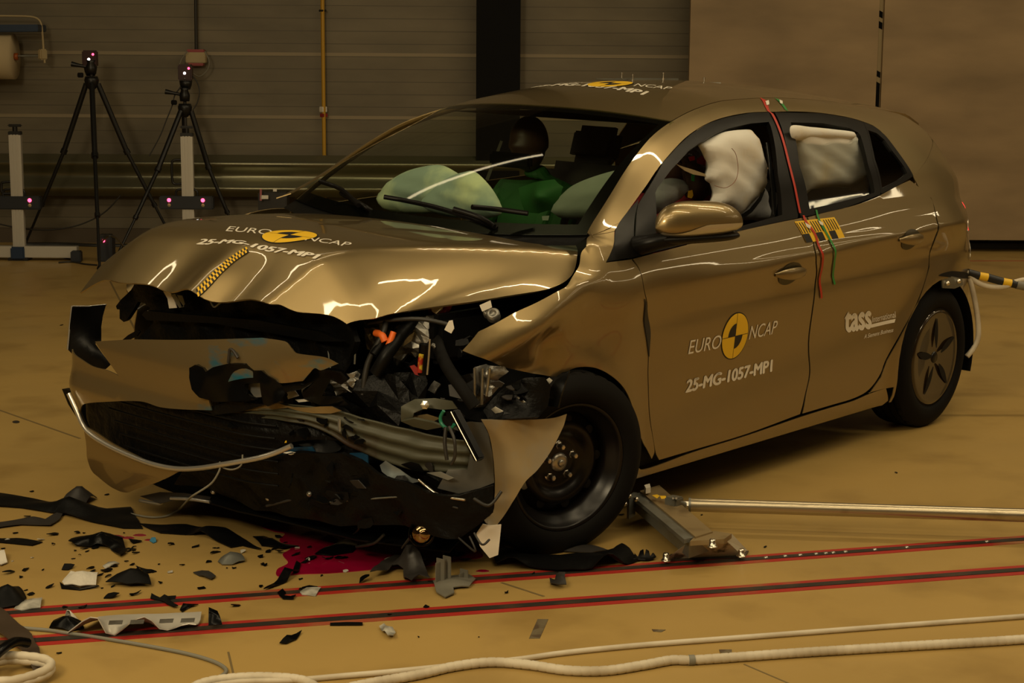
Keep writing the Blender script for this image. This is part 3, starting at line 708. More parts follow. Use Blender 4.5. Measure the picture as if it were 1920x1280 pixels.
# spoiler at the rear edge of the roof
b = MB(); V = []
for j in range(21):
    v = -1+2*j/20; y = .52*v; e = 1-.35*abs(v)**4
    for x, z in ((-.28, 1.41), (-.40, 1.402), (-.50*1, 1.365), (-.505, 1.350), (-.42, 1.345), (-.28, 1.35)): V.append((x*1.0+(.08*(abs(v)**3) if x < -.3 else 0), y, z-.012*v*v+.02*(1-v*v)))
b.add(V, [(i*6+k, i*6+(k+1) % 6, (i+1)*6+(k+1) % 6, (i+1)*6+k) for i in range(20) for k in range(6)], True); b.add(V[:6], [(0, 1, 2, 3, 4, 5)]); b.add(V[-6:], [(5, 4, 3, 2, 1, 0)])
b.build('spoiler', 'paint', car)
# windscreen
def ws(v, t, off=0.0):
    B = np.array([2.495-.125*abs(v)**2.2, .742*v, 1.025+.033*v*v]); H = np.array([1.742-.085*v*v, .583*v, 1.450-.034*abs(v)**2.4])
    return B+(H-B)*t+np.array([.45, 0, .89])*(.045*math.sin(math.pi*t)*(1-.3*v*v)+off)
def ws_patch(name, v0, v1, t0, t1, m, off, nv=36, nt=24, fn=ws, thick=.0):
    V = [fn(v0+(v1-v0)*i/nv, t0+(t1-t0)*j/nt, off) for i in range(nv+1) for j in range(nt+1)]
    F = [(i*(nt+1)+j, (i+1)*(nt+1)+j, (i+1)*(nt+1)+j+1, i*(nt+1)+j+1) for i in range(nv) for j in range(nt)]
    o = mesh_obj(name, V, F, m, None, True)
    if thick: mod = o.modifiers.new('t', 'SOLIDIFY'); mod.thickness = thick; mod.offset = 0
    return o
wsg = ws_patch('windscreen', -1, 1, 0, 1, 'windscreen_glass', 0.0); wsg.parent = car
for (v0, v1, t0, t1) in ((-1, -.93, 0, 1), (.93, 1, 0, 1), (-.93, .93, 0, .07), (-.93, .93, .95, 1)):
    ws_patch('glass_border', v0, v1, t0, t1, 'black_gloss', -.004, 30, 20).parent = wsg
# scuttle panel under the glass
V = []
for i in range(31):
    v = -1+i/15; p = ws(v, .0); V += [p+[.07*(1-.2*v*v), 0, -.035], p+[.0, 0, -.012], ws(v, .04)+[-.0, 0, -.008]]
mesh_obj('scuttle', V, [(i*3+k, (i+1)*3+k, (i+1)*3+k+1, i*3+k+1) for i in range(30) for k in range(2)], 'black_plastic', car, True)
# wipers
def wiper(p, r):
    w = [at(x, y, 'z', z) for x, y, z in p]; b = MB(); b.tube(catmull(w, False, 6), r, 8); return b
for arm, blade in ((((930, 427, 1.05), (900, 408, 1.085), (850, 392, 1.11)), ((808, 380, 1.12), (870, 395, 1.10), (932, 412, 1.075))),
                   (((700, 398, 1.05), (680, 385, 1.075), (640, 362, 1.10)), ((560, 340, 1.12), (600, 348, 1.12), (650, 366, 1.10)))):
    o = wiper(arm, .010).build('wiper_arm', 'trim_black', car); 
for p in (((720, 369, 1.115), (760, 376, 1.105), (830, 392, 1.09), (928, 425, 1.055)), ((885, 388, 1.13), (930, 392, 1.12), (990, 400, 1.11)), ((600, 340, 1.14), (640, 355, 1.12), (672, 385, 1.08))):
    wiper(p, .009).build('wiper_blade', 'trim_black', car)
# ---- bonnet
hl = [(1078, 452), (1078, 452), (1083, 468), (1079, 500), (1064, 524), (1035, 539), (1000, 547), (960, 553), (900, 563), (850, 570), (800, 577), (750, 585), (700, 597), (650, 607), (650, 607), (622, 592), (600, 588), (562, 585), (545, 580), (525, 571), (500, 568), (450, 562), (370, 552), (300, 541), (258, 531), (240, 531), (215, 527)]
hp = ROn('hood', hl)+[np.array(p) for p in [(3.37, -.77), (3.37, -.77), (3.25, -.80), (3.0, -.81), (2.8, -.81), (2.6, -.80), (2.45, -.76), (2.45, -.76), (2.50, -.5), (2.535, -.2), (2.54, .0), (2.535, .2), (2.51, .45), (2.475, .6)]]
bonnet = panel('bonnet', 'hood', hp, 'paint', car, uv=True, step=.022, thick=.006, mback='black_plastic')
text_on('lettering', 'hood', 'EURO', (423, 434), (506, 441), (431, 425), 'decal_white', bonnet)
text_on('lettering', 'hood', 'NCAP', (571, 451), (652, 463.5), (581, 444), 'decal_white', bonnet)
text_on('lettering', 'hood', '25-MG-1057-MP1', (369, 458), (590, 485.5), (380, 448.5), 'decal_white', bonnet, bold=.028)
def disc(kind, c, e, parent, sgn, vs=1.0):
    c = np.array(hit(kind, *c)); u = np.array(hit(kind, *e))-c; v = np.array([-u[1], u[0]])*sgn*vs
    A = lambda V: c+(V[:, :1]-.5)*2*u+(V[:, 1:]-.5)*2*v
    poly_on('emblem_disc', kind, fan(.5, .5, .5, 0, 360, 48), A, 'decal_black', parent, .0015)
    poly_on('emblem_field', kind, fan(.5, .5, .478, 0, 360, 48), A, 'yellow', parent, .0022)
    q = fan(.5, .5, .27, 90, 180, 12)+fan(.5, .5, .27, 270, 360, 12)+[[(.495, .02), (.505, .02), (.505, .98), (.495, .98)], [(.02, .495), (.98, .495), (.98, .505), (.02, .505)]]
    poly_on('emblem_quarters', kind, q, A, 'decal_black', parent, .0029)
disc('hood', (543, 441.5), (588, 447.5), bonnet, 1, .72)
def ribbon(name, kind, pxs, w, m, parent, off=.0035, n=60, uv=False):
    c = resample(catmull(pxs if uv else ROn(kind, pxs), False), n); t = np.gradient(c, axis=0); t /= np.linalg.norm(t, axis=1)[:, None]; nn = np.stack([-t[:, 1], t[:, 0]], 1)
    V = np.empty((2*n, 2)); V[0::2] = c-nn*w/2; V[1::2] = c+nn*w/2
    return flat_on(name, kind, V, [[2*i, 2*i+1, 2*i+3, 2*i+2] for i in range(n-1)], m, parent, off)
def checker_tape(kind, pxs, w, parent, n=34, cols=2):
    ribbon('tape_strip', kind, pxs, w, 'decal_black', parent, .003)
    c = resample(catmull(ROn(kind, pxs), False), n+1); t = np.gradient(c, axis=0); t /= np.linalg.norm(t, axis=1)[:, None]; nn = np.stack([-t[:, 1], t[:, 0]], 1); V = []; F = []
    for i in range(n):
        for j in range(cols):
            if (i+j) % 2: continue
            a0 = -w/2+w*j/cols; a1 = -w/2+w*(j+1)/cols; k = len(V)
            V += [c[i]+nn[i]*a0, c[i]+nn[i]*a1, c[i+1]+nn[i+1]*a1, c[i+1]+nn[i+1]*a0]; F.append([k, k+1, k+2, k+3])
    flat_on('tape_checks', kind, np.array(V), F, 'yellow', parent, .004)
checker_tape('hood', [(465, 468), (440, 484), (418, 502), (400, 520), (388, 533), (370, 550)], .028, bonnet)
# ---- door lettering
text_on('lettering', 'side', 'EURO', (1289.5, 664), (1349, 652.5), (1294.5, 637.5), 'decal_white', fdoor)
text_on('lettering', 'side', 'NCAP', (1403, 636.5), (1453, 625), (1408.4, 610.6), 'decal_white', fdoor)
text_on('lettering', 'side', '25-MG-1057-MP1', (1285, 735.5), (1446, 696), (1288.5, 712.5), 'decal_white', fdoor, bold=.028)
disc('side', (1377.7, 629.5), (1402.5, 624), fdoor, -1)
text_on('lettering', 'side', 'tass', (1584, 622), (1633, 614), (1585, 586), 'decal_white', rdoor, bold=.04)
text_on('lettering', 'side', 'International', (1635, 604.6), (1679, 595), (1635, 593), 'decal_white', rdoor)
text_on('lettering', 'side', 'A Siemens Business', (1619, 635), (1674, 622), (1620, 627), 'decal_white', rdoor, shear=.25)
poly_on('lettering_bar', 'side', [[(0, 0), (1, 0), (1, 1), (0, 1)]], affine('side', (1632, 614.5), (1676.5, 604.5), (1634, 607.5)), 'decal_white', rdoor)
# marker sticker
A = affine('side', (1511, 455), (1583.5, 445.5), (1489, 415.5))
_st = poly_on('marker_sticker', 'side', [[(i/8, 0), ((i+1)/8, 0), ((i+1)/8, 1), (i/8, 1)] for i in range(8)], A, 'yellow', rdoor, .002)
q = []
for g in range(3):
    for i in range(5): x0 = g*.333+.012+i*.062; q.append([(x0, .43), (x0+.022, .43), (x0+.022, .93), (x0, .93)])
    q.append([(g*.333+.0, 0), (g*.333+.165, 0), (g*.333+.165, .40), (g*.333+.0, .40)])
poly_on('sticker_bars', 'side', q, A, 'decal_black', rdoor, .003)
# red and green tapes over roof rail, pillar and door
ribbon('red_tape', 'side', [(1431, 187), (1436, 199), (1441, 211)], .013, 'red_tape', rail)
ribbon('green_tape', 'side', [(1458, 187), (1465, 195), (1474, 208)], .013, 'green_tape', rail)
ribbon('red_tape', 'side', [(1445, 213), (1460, 245), (1478, 310), (1490, 360), (1498, 400)], .014, 'red_tape', fdoor, .006)
ribbon('red_tape', 'side', [(1505, 404), (1511, 418), (1527, 440), (1537, 468), (1540, 500), (1539, 559)], .014, 'red_tape', rdoor, .0045)
ribbon('green_tape', 'side', [(1529, 394), (1538, 420), (1556, 452), (1563, 490), (1564, 533)], .013, 'green_tape', rdoor, .0045)
for p in ([(1434, 192), (1440, 190), (1441, 198), (1436, 199)], [(1460, 189), (1466, 191), (1466, 197), (1461, 195)]):
    poly_on('tape_arrow', 'side', [[tuple(np.array(hit('side', *q_))) for q_ in p]], lambda V: V, 'white', rail, .006)
for p in ([(1507, 418), (1518, 424), (1517, 430), (1510, 426)], [(1532, 414), (1541, 418), (1541, 424), (1535, 421)]):
    poly_on('tape_arrow', 'side', [[tuple(np.array(hit('side', *q_))) for q_ in p]], lambda V: V, 'white', rdoor, .006)
# roof lettering
text_on('lettering', 'roof', 'EURO', (1031, 156.5), (1106, 157), (1043, 152.5), 'decal_white', roof)
text_on('lettering', 'roof', 'NCAP', (1187, 162), (1254, 169), (1196, 157.5), 'decal_white', roof)
text_on('lettering', 'roof', '25-MG-1057-MP1', (995, 165), (1204, 178.5), (1008, 160.5), 'decal_white', roof, bold=.028)
disc('roof', (1144, 157), (1184, 158.5), roof, 1)
# ---- door handles
def handle(px, py, parent, L=.20):
    x, z = hit('side', px, py); P, N = s3('side', np.array([[x, z]])); y = P[0][1]
    b = MB(); V = []; n = 22
    for i in range(n+1):
        t = i/n; xx = x+L*(.5-t)*1.0; hgt = .024*math.sin(math.pi*min(1, max(0, t*.96+.02)))**.5; out = .030*math.sin(math.pi*t)**.45
        zz = z+.006*(1-t)
        yy = float(Yside(xx, zz))
        for g in range(12):
            a = 2*math.pi*g/12; V.append((xx, yy+out*.75+.011*math.cos(a)*(.4+.6*math.sin(math.pi*t)), zz+hgt*math.sin(a)))
    b.add(V, [(i*12+k, i*12+(k+1) % 12, (i+1)*12+(k+1) % 12, (i+1)*12+k) for i in range(n) for k in range(12)], True)
    b.build('door_handle', 'paint', parent)
    # flat dark disc painting the shade of the recess behind the handle
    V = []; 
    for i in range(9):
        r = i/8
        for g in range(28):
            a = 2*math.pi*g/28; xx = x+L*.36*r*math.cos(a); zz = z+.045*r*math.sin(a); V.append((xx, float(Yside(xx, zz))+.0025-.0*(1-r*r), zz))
    mesh_obj('handle_recess_shade', V, [(i*28+k, i*28+(k+1) % 28, (i+1)*28+(k+1) % 28, (i+1)*28+k) for i in range(8) for k in range(28)], 'handle_shadow', parent, True)
handle(1481, 513, fdoor, .225); handle(1707, 449, rdoor, .215)
# ---- door mirror
def mirror():
    c = at(1310, 418, 'y', 1.03); e1 = at(1228, 425, 'y', .98)-c; R = []
    L0 = at(1229, 428, 'y', .965); L1 = at(1388, 418, 'y', 1.06)
    m0 = (L0+L1)/2; ax = (L1-L0)/2; V = []; n, k = 26, 24; up = np.array([0, 0, 1.]); dn = np.cross(ax/np.linalg.norm(ax), up)
    if dn@ray(960, 640)[1] > 0: dn = -dn
    up2 = np.cross(dn, ax/np.linalg.norm(ax)); up2 *= np.sign(up2[2])
    for i in range(n+1):
        t = -1+2*i/n; s_ = max(0, 1-abs(t)**3.2)**.5; hgt = .078*s_*(1-.12*t); dep = .062*s_
        for g in range(k):
            a = 2*math.pi*g/k; ca, sa = math.cos(a), math.sin(a)
            V.append(m0+ax*t+dn*(dep*ca if ca > 0 else dep*.75*ca)+up2*(hgt*np.sign(sa)*abs(sa)**.9*(1 if sa > 0 else .55)+.008*s_))
    F = [(i*k+g, i*k+(g+1) % k, (i+1)*k+(g+1) % k, (i+1)*k+g) for i in range(n) for g in range(k)]
    o = mesh_obj('door_mirror', V, F, 'paint', car, True)
    # silver lower band of the housing
    V = []
    for i in range(n+1):
        t = -.93+1.8*i/n; s_ = max(0, 1-abs(t)**3.2)**.5
        for g in range(7):
            a = math.radians(-80+82*g/6*(.5+.5*sstep(-.9, .0, t))); ca, sa = math.cos(a), math.sin(a)
            V.append(m0+ax*t*1.01+dn*((.062*s_)*ca*1.05)+up2*(.078*s_*(1-.12*t)*np.sign(sa)*abs(sa)**.9*.55*1.07+.008*s_))
    mesh_obj('mirror_band', V, [(i*7+g, i*7+g+1, (i+1)*7+g+1, (i+1)*7+g) for i in range(n) for g in range(6)], 'silver_paint', o, True)
    # black lower shell and arm
    b = MB(); V = []
    for i in range(n+1):
        t = -1+1.9*i/n; s_ = max(0, 1-abs(t)**4)**.5
        for g in range(k):
            a = 2*math.pi*g/k; V.append(m0+ax*(t*.97+.0)+dn*(.048*s_*math.cos(a))+up2*(-.040+.020*s_*math.sin(a)-.012*t*t*0))
    b.add(V, F, True)
    a0 = at(1232, 452, 'y', .97); a1 = at(1190, 462, 'y', .86); b.tube([m0+ax*-.2-up2*.035, a0, a1], [.022, .028, .036], 14)
    b.build('mirror_foot', 'trim_black', o)
mat('silver_paint', (.62, .60, .55), .3, .8, .5)
mirror()
# ---- tail lamp, fuel flap
V = []
for i in range(13):
    z = .865+.13*i/12
    for j in range(6):
        x = -.50-.19*j/5-.01*math.sin(math.pi*i/12); V.append((x, float(Yside(x, z))+.009, z))
mesh_obj('tail_lamp', V, [(i*6+j, i*6+j+1, (i+1)*6+j+1, (i+1)*6+j) for i in range(12) for j in range(5)], 'tail_red', car, True)
ff = [(-.40+.085*math.cos(a), .84+.10*math.sin(a)+.02*math.cos(a)) for a in np.linspace(0, 2*math.pi, 30)[:-1]]
closed_band('fuel_flap_seam', 'side', [np.array(p) for p in ff], [np.array(p)*.96+np.array([-.40, .84])*.04 for p in ff], 'chrome', quarter, n=60, k=1, thick=.001, off=.0015)
# ---- wheels
def rotm(axis, up=(0, 0, 1)):
    z = np.array(axis, float); z /= np.linalg.norm(z); x = np.cross(up, z); x /= np.linalg.norm(x); y = np.cross(z, x); return np.stack([x, y, z], 1)
def wheel(center, axis, R, kind):
    """center and axis in world; local z points outward"""
    M = rotm(axis); Mw = Matrix(((M[0][0], M[0][1], M[0][2], center[0]), (M[1][0], M[1][1], M[1][2], center[1]), (M[2][0], M[2][1], M[2][2], center[2]), (0, 0, 0, 1)))
    rr = .212
    b = MB()
    b.lathe([(rr-.012, .045), (rr+.006, .085), (rr+.012, .092), (rr+.012, .098), (rr+.004, .100), (rr-.004, .092), (rr-.012, .070), (rr-.030, .060), (rr-.036, .030), (rr-.040, -.06)], n=72)
    if kind == 'steel':
        b.lathe([(rr-.038, .02), (rr-.05, .030), (.150, .036), (.143, .046), (.132, .052), (.118, .050), (.105, .036), (.090, .026), (.075, .026), (.062, .032), (.045, .034), (0.034, .034)], n=72)
    b.lathe([(rr-.04, -.10), (.02, -.10)], n=40)
    w = b.build('wheel', 'steel_black' if kind == 'steel' else 'interior', car)
    w.matrix_local = Matrix.Rotation(TR, 4, 'X') @ Mw
    t = MB(); hw = .098; Ri = rr+.004
    prof = [(Ri, .085), (Ri+.008, .102), (Ri+.03, .112), (Ri+.055, .112), (R-.032, .104), (R-.014, .092), (R-.004, .080)]
    t.lathe(prof, n=96); t.lathe([(r, -h) for r, h in prof[::-1]], n=96)
    # tread with grooves
    tp = [(R-.004, .080)]
    for g in (.055, .02, -.02, -.055): tp += [(R, g+.008), (R, g+.004), (R-.008, g+.003), (R-.008, g-.003), (R, g-.004), (R, g-.008)]
    tp += [(R-.004, -.080)]; n_ = 144; TV = []
    for r, h in tp:
        for k in range(n_):
            g = 2*math.pi*k/n_; q_ = r-(.005 if (abs(h) > .058 and k % 4 == 0) else 0); TV.append((q_*math.cos(g), q_*math.sin(g), h))
    t.add(TV, [(i*n_+k, i*n_+(k+1) % n_, (i+1)*n_+(k+1) % n_, (i+1)*n_+k) for i in range(len(tp)-1) for k in range(n_)])
    t.build('tyre', 'rubber', w)
    if kind == 'steel':
        h = MB(); h.lathe([(0, .046), (.020, .046), (.030, .042), (.033, .034), (.034, .028)], n=32); h.lathe([(0, .056), (.010, .056), (.013, .052), (.013, .044)], n=20); h.build('hub_cap', 'aluminium', w)
        for k in range(5):
            a = math.radians(72*k+20); nb = MB(); c = (.057*math.cos(a), .057*math.sin(a), 0)
            nb.lathe([(.0125, .026), (.0135, .033), (.010, .036), (.0095, .055), (.007, .058), (0, .058)], axis_o=c, n=6, sm=False); nb.lathe([(0.017, .027), (.017, .030), (.011, .031)], axis_o=c, n=20); nb.build('wheel_nut', 'chrome', w)
        for k in range(9):
            a = math.radians(40*k+3); hb = MB(); c = (.150*math.cos(a), .150*math.sin(a), .0415); hb.lathe([(0, .001), (.015, .001), (.017, 0)], axis_o=c, n=20)
            hb.build('rim_hole', 'galvanised' if k == 5 else 'interior', w)
    else:
        cv = MB(); cv.lathe([(rr+.004, .100), (rr, .106), (rr-.012, .107), (.16, .104), (.10, .100), (.04, .098), (0, .098)], n=72); cv.build('wheel_cover', 'cover_bronze', w)
        for k in range(5):
            a = math.radians(72*k+96); ca, sa = math.cos(a), math.sin(a); L = []
            for t_ in np.linspace(0, 1, 12): L.append((.045+.135*t_, .004+.016*math.sin(math.pi*t_)))
            for t_ in np.linspace(1, 0, 12): L.append((.045+.135*t_, -.010*math.sin(math.pi*t_)-.004))
            V = [(x*ca-y*sa, x*sa+y*ca, .1085+.0008*0) for x, y in L]; sl = MB(); n = len(V); sl.add([(0.12*ca, .12*sa, .1088)]+V, [(0, i+1, (i+1) % n+1) for i in range(n)]); sl.build('cover_slot', 'interior', w)
        cc = MB(); cc.lathe([(0, .104), (.022, .104), (.026, .100), (.027, .096)], n=24); cc.build('centre_cap', 'steel_black', w)
    return w
mat('cover_bronze', (.035, .022, .010), .18, .3, .8)
wheel((0.0, .800, .322), (0, 1, -.024), .322, 'cover')
wheel((0.0, -.800, .322), (0, -1, .02), .322, 'cover')
fa = math.radians(15); fwheel = wheel((2.635, .845, .308), (math.sin(fa), math.cos(fa), -.10), .318, 'steel')
wheel((2.67, -.80, .322), (0, -1, 0), .322, 'steel')
# wheel arch liners
def liner(cx, cz, y0, y1, r, m='black_plastic', a0=-15, a1=195):
    V = []; n = 36
    for i in range(n+1):
        a = math.radians(a0+(a1-a0)*i/n)
        for y in (y0, y1): V.append((cx+r*math.cos(a), y, cz+r*math.sin(a)))
    o = mesh_obj('arch_liner', V, [(2*i, 2*i+1, 2*i+3, 2*i+2) for i in range(n)], m, car, True)
    k = MB(); c = [(cx, y0, cz)]+[(cx+r*math.cos(math.radians(a0+(a1-a0)*i/n)), y0, cz+r*math.sin(math.radians(a0+(a1-a0)*i/n))) for i in range(n+1)]
    k.add(c, [(0, i+1, i+2) for i in range(n)]); k.build('arch_inner', 'interior', car)
liner(0, .325, .55, .90, .372); liner(0, .325, -.55, -.88, .372); liner(2.60, .30, .52, .875, .385, a0=30)
# underbody
b = MB(); b.box((1.33, 0, .22), (1.85, 1.60, .05), bev=.01); b.box((-.4, 0, .33), (.7, 1.3, .2), bev=.02); b.build('underbody', 'interior', car)
b = MB(); b.tube([(0, -.75, .32), (0, .75, .32)], .04, 12); b.tube([(2.62, -.75, .30), (2.62, .70, .30)], .03, 12); b.build('axle', 'cable_dark', car)
# ================================================================== CRUSHED FRONT END
def F3(lst, off=0.0):      # pixels on the bumper surface, pushed forward by off
    uv = np.array([hit('front', p[0], p[1]) for p in lst]); P, N = s3('front', uv, off); return P
cover = panel('bumper_cover', 'front',
    [(178, 640), (178, 640), (228, 637), (255, 636), (330, 637), (400, 636), (492, 633), (492, 633), (535, 640), (546, 652), (556, 662), (600, 668), (615, 672), (633, 682), (633, 682), (602, 694), (590, 690), (580, 700), (568, 714), (568, 714), (528, 718), (505, 712), (470, 708), (430, 715), (402, 730), (392, 748), (396, 769), (396, 769),
     (340, 767), (300, 763), (262, 752), (200, 753), (156, 758), (148, 775), (148, 775), (132, 752), (117, 730), (117, 730), (118, 698), (124, 664), (130, 655), (130, 655), (148, 671), (172, 686), (200, 694), (222, 704), (222, 704), (208, 684), (190, 658)],
    'paint_scraped', car, step=.03, thick=.005, mback='black_plastic')
panel('lower_spoiler', 'front', [(160, 796), (160, 796), (166, 830), (174, 876), (190, 893), (215, 912), (240, 921), (262, 914), (310, 898), (345, 880), (345, 880), (300, 872), (258, 852), (215, 830), (185, 810)], 'paint', car, step=.025, thick=.006, mback='black_plastic', off=.01)
b = MB(); b.tube(catmull(list(F3([(136, 735), (150, 768), (160, 792), (175, 812), (205, 832), (245, 851), (290, 868), (335, 877), (380, 876), (430, 868), (485, 857), (520, 845), (550, 832)], .014)), False, 5), .009, 10); b.build('grille_trim', 'silver_paint', cover)
sheet('corner_vent', px3([(116, 729), (138, 733), (146, 752), (158, 784), (172, 812), (164, 812), (146, 786), (128, 758)], 'x', 3.30), 'black_gloss', car, step=.02, thick=.03)
# intake: recessed black net panel
gp = panel('lower_grille', 'front', [(126, 742), (200, 746), (262, 746), (340, 768), (420, 772), (500, 780), (560, 795), (620, 830), (560, 838), (520, 846), (440, 872), (380, 884), (320, 884), (240, 862), (170, 826), (138, 780)], 'crumpled_black', car, step=.03, off=-.045, thick=.01)
for i in range(6):
    zz = .27+.04*i; b = MB(); ys = np.linspace(-.62+.03*(5-i), .30, 24); b.tube([(float(Bump(y, zz))-.028, y, zz) for y in ys], .004, 6); b.build('grille_slat', 'black_plastic', gp)
sheet('bumper_reinforcement', px3([(430, 850, 'x', 3.36), (470, 815, 'x', 3.35), (520, 795, 'x', 3.33), (560, 793, 'x', 3.30), (600, 808, 'x', 3.27), (640, 840, 'x', 3.24), (600, 850, 'x', 3.30), (550, 833, 'x', 3.33), (490, 856, 'x', 3.36)]), 'black_plastic', car, thick=.01, smooth=True)
# yellow checked marks on the black trim
pA = at(523, 797, 'x', 3.42); 
for r_ in range(8):
    for c_ in range(2):
        if (r_+c_) % 2 == 0:
            x0 = 524+c_*5+r_*.5; y0 = 798+r_*4
            mesh_obj('tape_check', px3([(x0, y0), (x0+5, y0-.3), (x0+5, y0+3.6), (x0, y0+4)], 'x', 3.36), [(0, 1, 2, 3)], 'yellow', car)
# torn side corner of the bumper, inner black face showing
tc_ = sheet('torn_bumper_corner', px3([(136, 574, 'y', -.90), (165, 574, 'y', -.90), (199, 571, 'y', -.88), (193, 592, 'y', -.88), (190, 612, 'y', -.88), (190, 640, 'y', -.87), (178, 643, 'y', -.86), (196, 668, 'y', -.80), (207, 684, 'y', -.78), (198, 692, 'y', -.80), (172, 688, 'y', -.86), (148, 676, 'y', -.90), (128, 656, 'y', -.93), (131, 610, 'y', -.92)]), 'black_plastic', car, step=.02, thick=.004, mback='paint')
b = MB(); b.tube(px3([(135, 573), (131, 610), (127, 655)], 'y', -.925), .004, 6); b.tube(px3([(136, 574), (165, 574), (199, 571)], 'y', -.90), .003, 6); b.build('torn_edge', 'silver_paint', tc_)
sheet('lamp_fragment', px3([(205, 712), (240, 706), (262, 720), (258, 732), (230, 728)], 'y', -.72), 'clear_plastic', car, thick=.004, rough=.006)
sheet('lamp_fragment', px3([(200, 722), (222, 722), (226, 735), (205, 736)], 'y', -.70), 'orange_dark', car, thick=.004) if 'orange_dark' in MATS else None
# black carrier between bonnet and bumper
sheet('radiator_carrier', px3([(253, 529), (249, 535), (227, 561), (215, 574), (217, 580), (225, 580), (225, 597), (236, 603), (243, 598), (259, 565), (272, 569), (280, 578), (272, 583), (266, 590), (270, 594), (287, 595), (284, 606), (274, 616), (262, 631), (256, 637), (330, 642), (400, 642), (500, 642), (560, 672), (640, 700), (668, 640), (652, 600), (600, 580), (500, 562), (370, 546), (300, 534)], 'x', 3.24), 'crumpled_black', car, step=.03, thick=.02, rough=.012)
sheet('carrier_rib', px3([(266, 590), (272, 582), (330, 588), (480, 600), (600, 622), (640, 640), (600, 640), (400, 606), (275, 600)], 'x', 3.28), 'black_plastic', car, thick=.02)
sheet('broken_bracket', px3([(226, 640), (240, 628), (258, 618), (262, 622), (256, 630), (236, 640)], 'x', 3.2), 'black_plastic', car, thick=.006)
sheet('lamp_reflector', px3([(306, 546), (320, 549), (326, 560), (331, 577), (317, 578), (314, 560)], 'x', 3.28), 'white', car, thick=.003)
for p in ([(320, 552), (328, 551), (345, 575), (336, 577)], [(332, 553), (342, 554), (347, 570), (341, 576)]): sheet('lamp_bracket', px3(p, 'x', 3.285), 'galvanised', car, thick=.004)
b = MB(); b.tube(catmull(px3([(394, 556), (396, 566), (402, 575), (411, 569), (421, 561), (421, 555)], 'x', 3.36), False), .004, 8); b.build('bonnet_latch_hook', 'galvanised', car)
b = MB(); b.tube(catmull(px3([(428, 680), (430, 662), (431, 655), (437, 657), (446, 671)], 'x', 3.44), False, 3), .005, 8); b.build('tow_eye_hook', 'dark_grey', car)
# dark bulk of the power unit and front frame: layered crumpled boxes
def lump(name, c, sz, m, rot=(0, 0, 0), amp=.02, parent=None, seed=0, sub=5):
    R = random.Random(seed); bm = bmesh.new(); bmesh.ops.create_cube(bm, size=1)
    bmesh.ops.subdivide_edges(bm, edges=bm.edges[:], cuts=sub, use_grid_fill=True)
    ph = [R.uniform(0, 6) for _ in range(6)]
    for v in bm.verts:
        p = v.co; n_ = 1-.12*(p.x*p.x+p.y*p.y+p.z*p.z); q = Vector((p.x*sz[0], p.y*sz[1], p.z*sz[2]))*n_
        q += Vector((math.sin(9*p.y+ph[0]+6*p.z), math.sin(8*p.z+ph[1]+5*p.x), math.sin(9*p.x+ph[2]+7*p.y)))*amp
        q += Vector((R.uniform(-1, 1), R.uniform(-1, 1), R.uniform(-1, 1)))*amp*.35; v.co = q
    me = bpy.data.meshes.new(name); bm.to_mesh(me); bm.free(); me.materials.append(MATS[m]); o = bpy.data.objects.new(name, me); COL.objects.link(o)
    o.location = tuple(map(float, c)); o.rotation_euler = rot; o.parent = parent or car; return o
lump('power_unit', (2.82, .02, .50), (.50, .95, .50), 'crumpled_black', amp=.015, seed=1)
lump('battery_box', (2.75, -.35, .72), (.45, .5, .26), 'black_plastic', amp=.006, seed=2)
lump('front_frame', (3.00, .25, .30), (.34, 1.2, .20), 'crumpled_black', amp=.02, seed=3)
lump('radiator', (3.12, -.25, .42), (.08, .85, .46), 'crumpled_black', amp=.012, seed=4)
b = MB(); b.box((2.52, 0, .66), (.05, 1.40, .62), bev=.01); b.build('bulkhead', 'interior', car)
b = MB(); b.box((2.75, .66, .76), (.60, .06, .16), bev=.02); b.build('inner_wing', 'black_plastic', car)
b = MB(); b.box((2.70, -.66, .70), (.75, .06, .22), bev=.02); b.build('inner_wing', 'black_plastic', car)
# castings, housings
def pbox(name, px, py, x, sz, m, rot=(0, 0, 0), amp=.006, seed=0): return lump(name, at(px, py, 'x', x), sz, m, rot, amp, seed=seed, sub=3)
pbox('inverter_housing', 735, 607, 3.02, (.10, .16, .07), 'cast_metal', (.1, .2, .3), .006, 5)
pbox('gearbox_casting', 790, 622, 3.0, (.12, .13, .10), 'cast_metal', (.2, .1, .2), .010, 6)
pbox('gearbox_casting', 762, 645, 3.02, (.10, .10, .07), 'cast_metal', (.5, .1, .7), .010, 7)
pbox('compressor_housing', 810, 596, 2.95, (.08, .08, .07), 'cast_metal', (.1, .6, .2), .008, 8)
pbox('connector_block', 702, 633, 3.08, (.04, .05, .08), 'cast_metal', (.1, .1, .1), .003, 9)
pbox('silver_casting', 650, 718, 3.22, (.04, .10, .05), 'cast_metal', (.3, .2, .1), .008, 10)
pbox('silver_casting', 588, 735, 3.27, (.03, .06, .05), 'cast_metal', (.3, .6, .1), .006, 12)
sheet('torn_liner_patch', px3([(454, 722, 'x', 3.40), (472, 716, 'x', 3.40), (489, 719, 'x', 3.40), (490, 744, 'x', 3.40), (478, 745, 'x', 3.40), (468, 732, 'x', 3.40)]), 'silver_torn', car)
sheet('torn_liner_patch', px3([(386, 738), (392, 731), (404, 741), (398, 744)], 'x', 3.44), 'white', car)
sheet('torn_liner_patch', px3([(536, 735), (545, 722), (560, 742), (540, 748)], 'x', 3.36), 'silver_torn', car)
sheet('torn_liner_patch', px3([(553, 749), (575, 748), (580, 752), (560, 754)], 'x', 3.34), 'white', car)
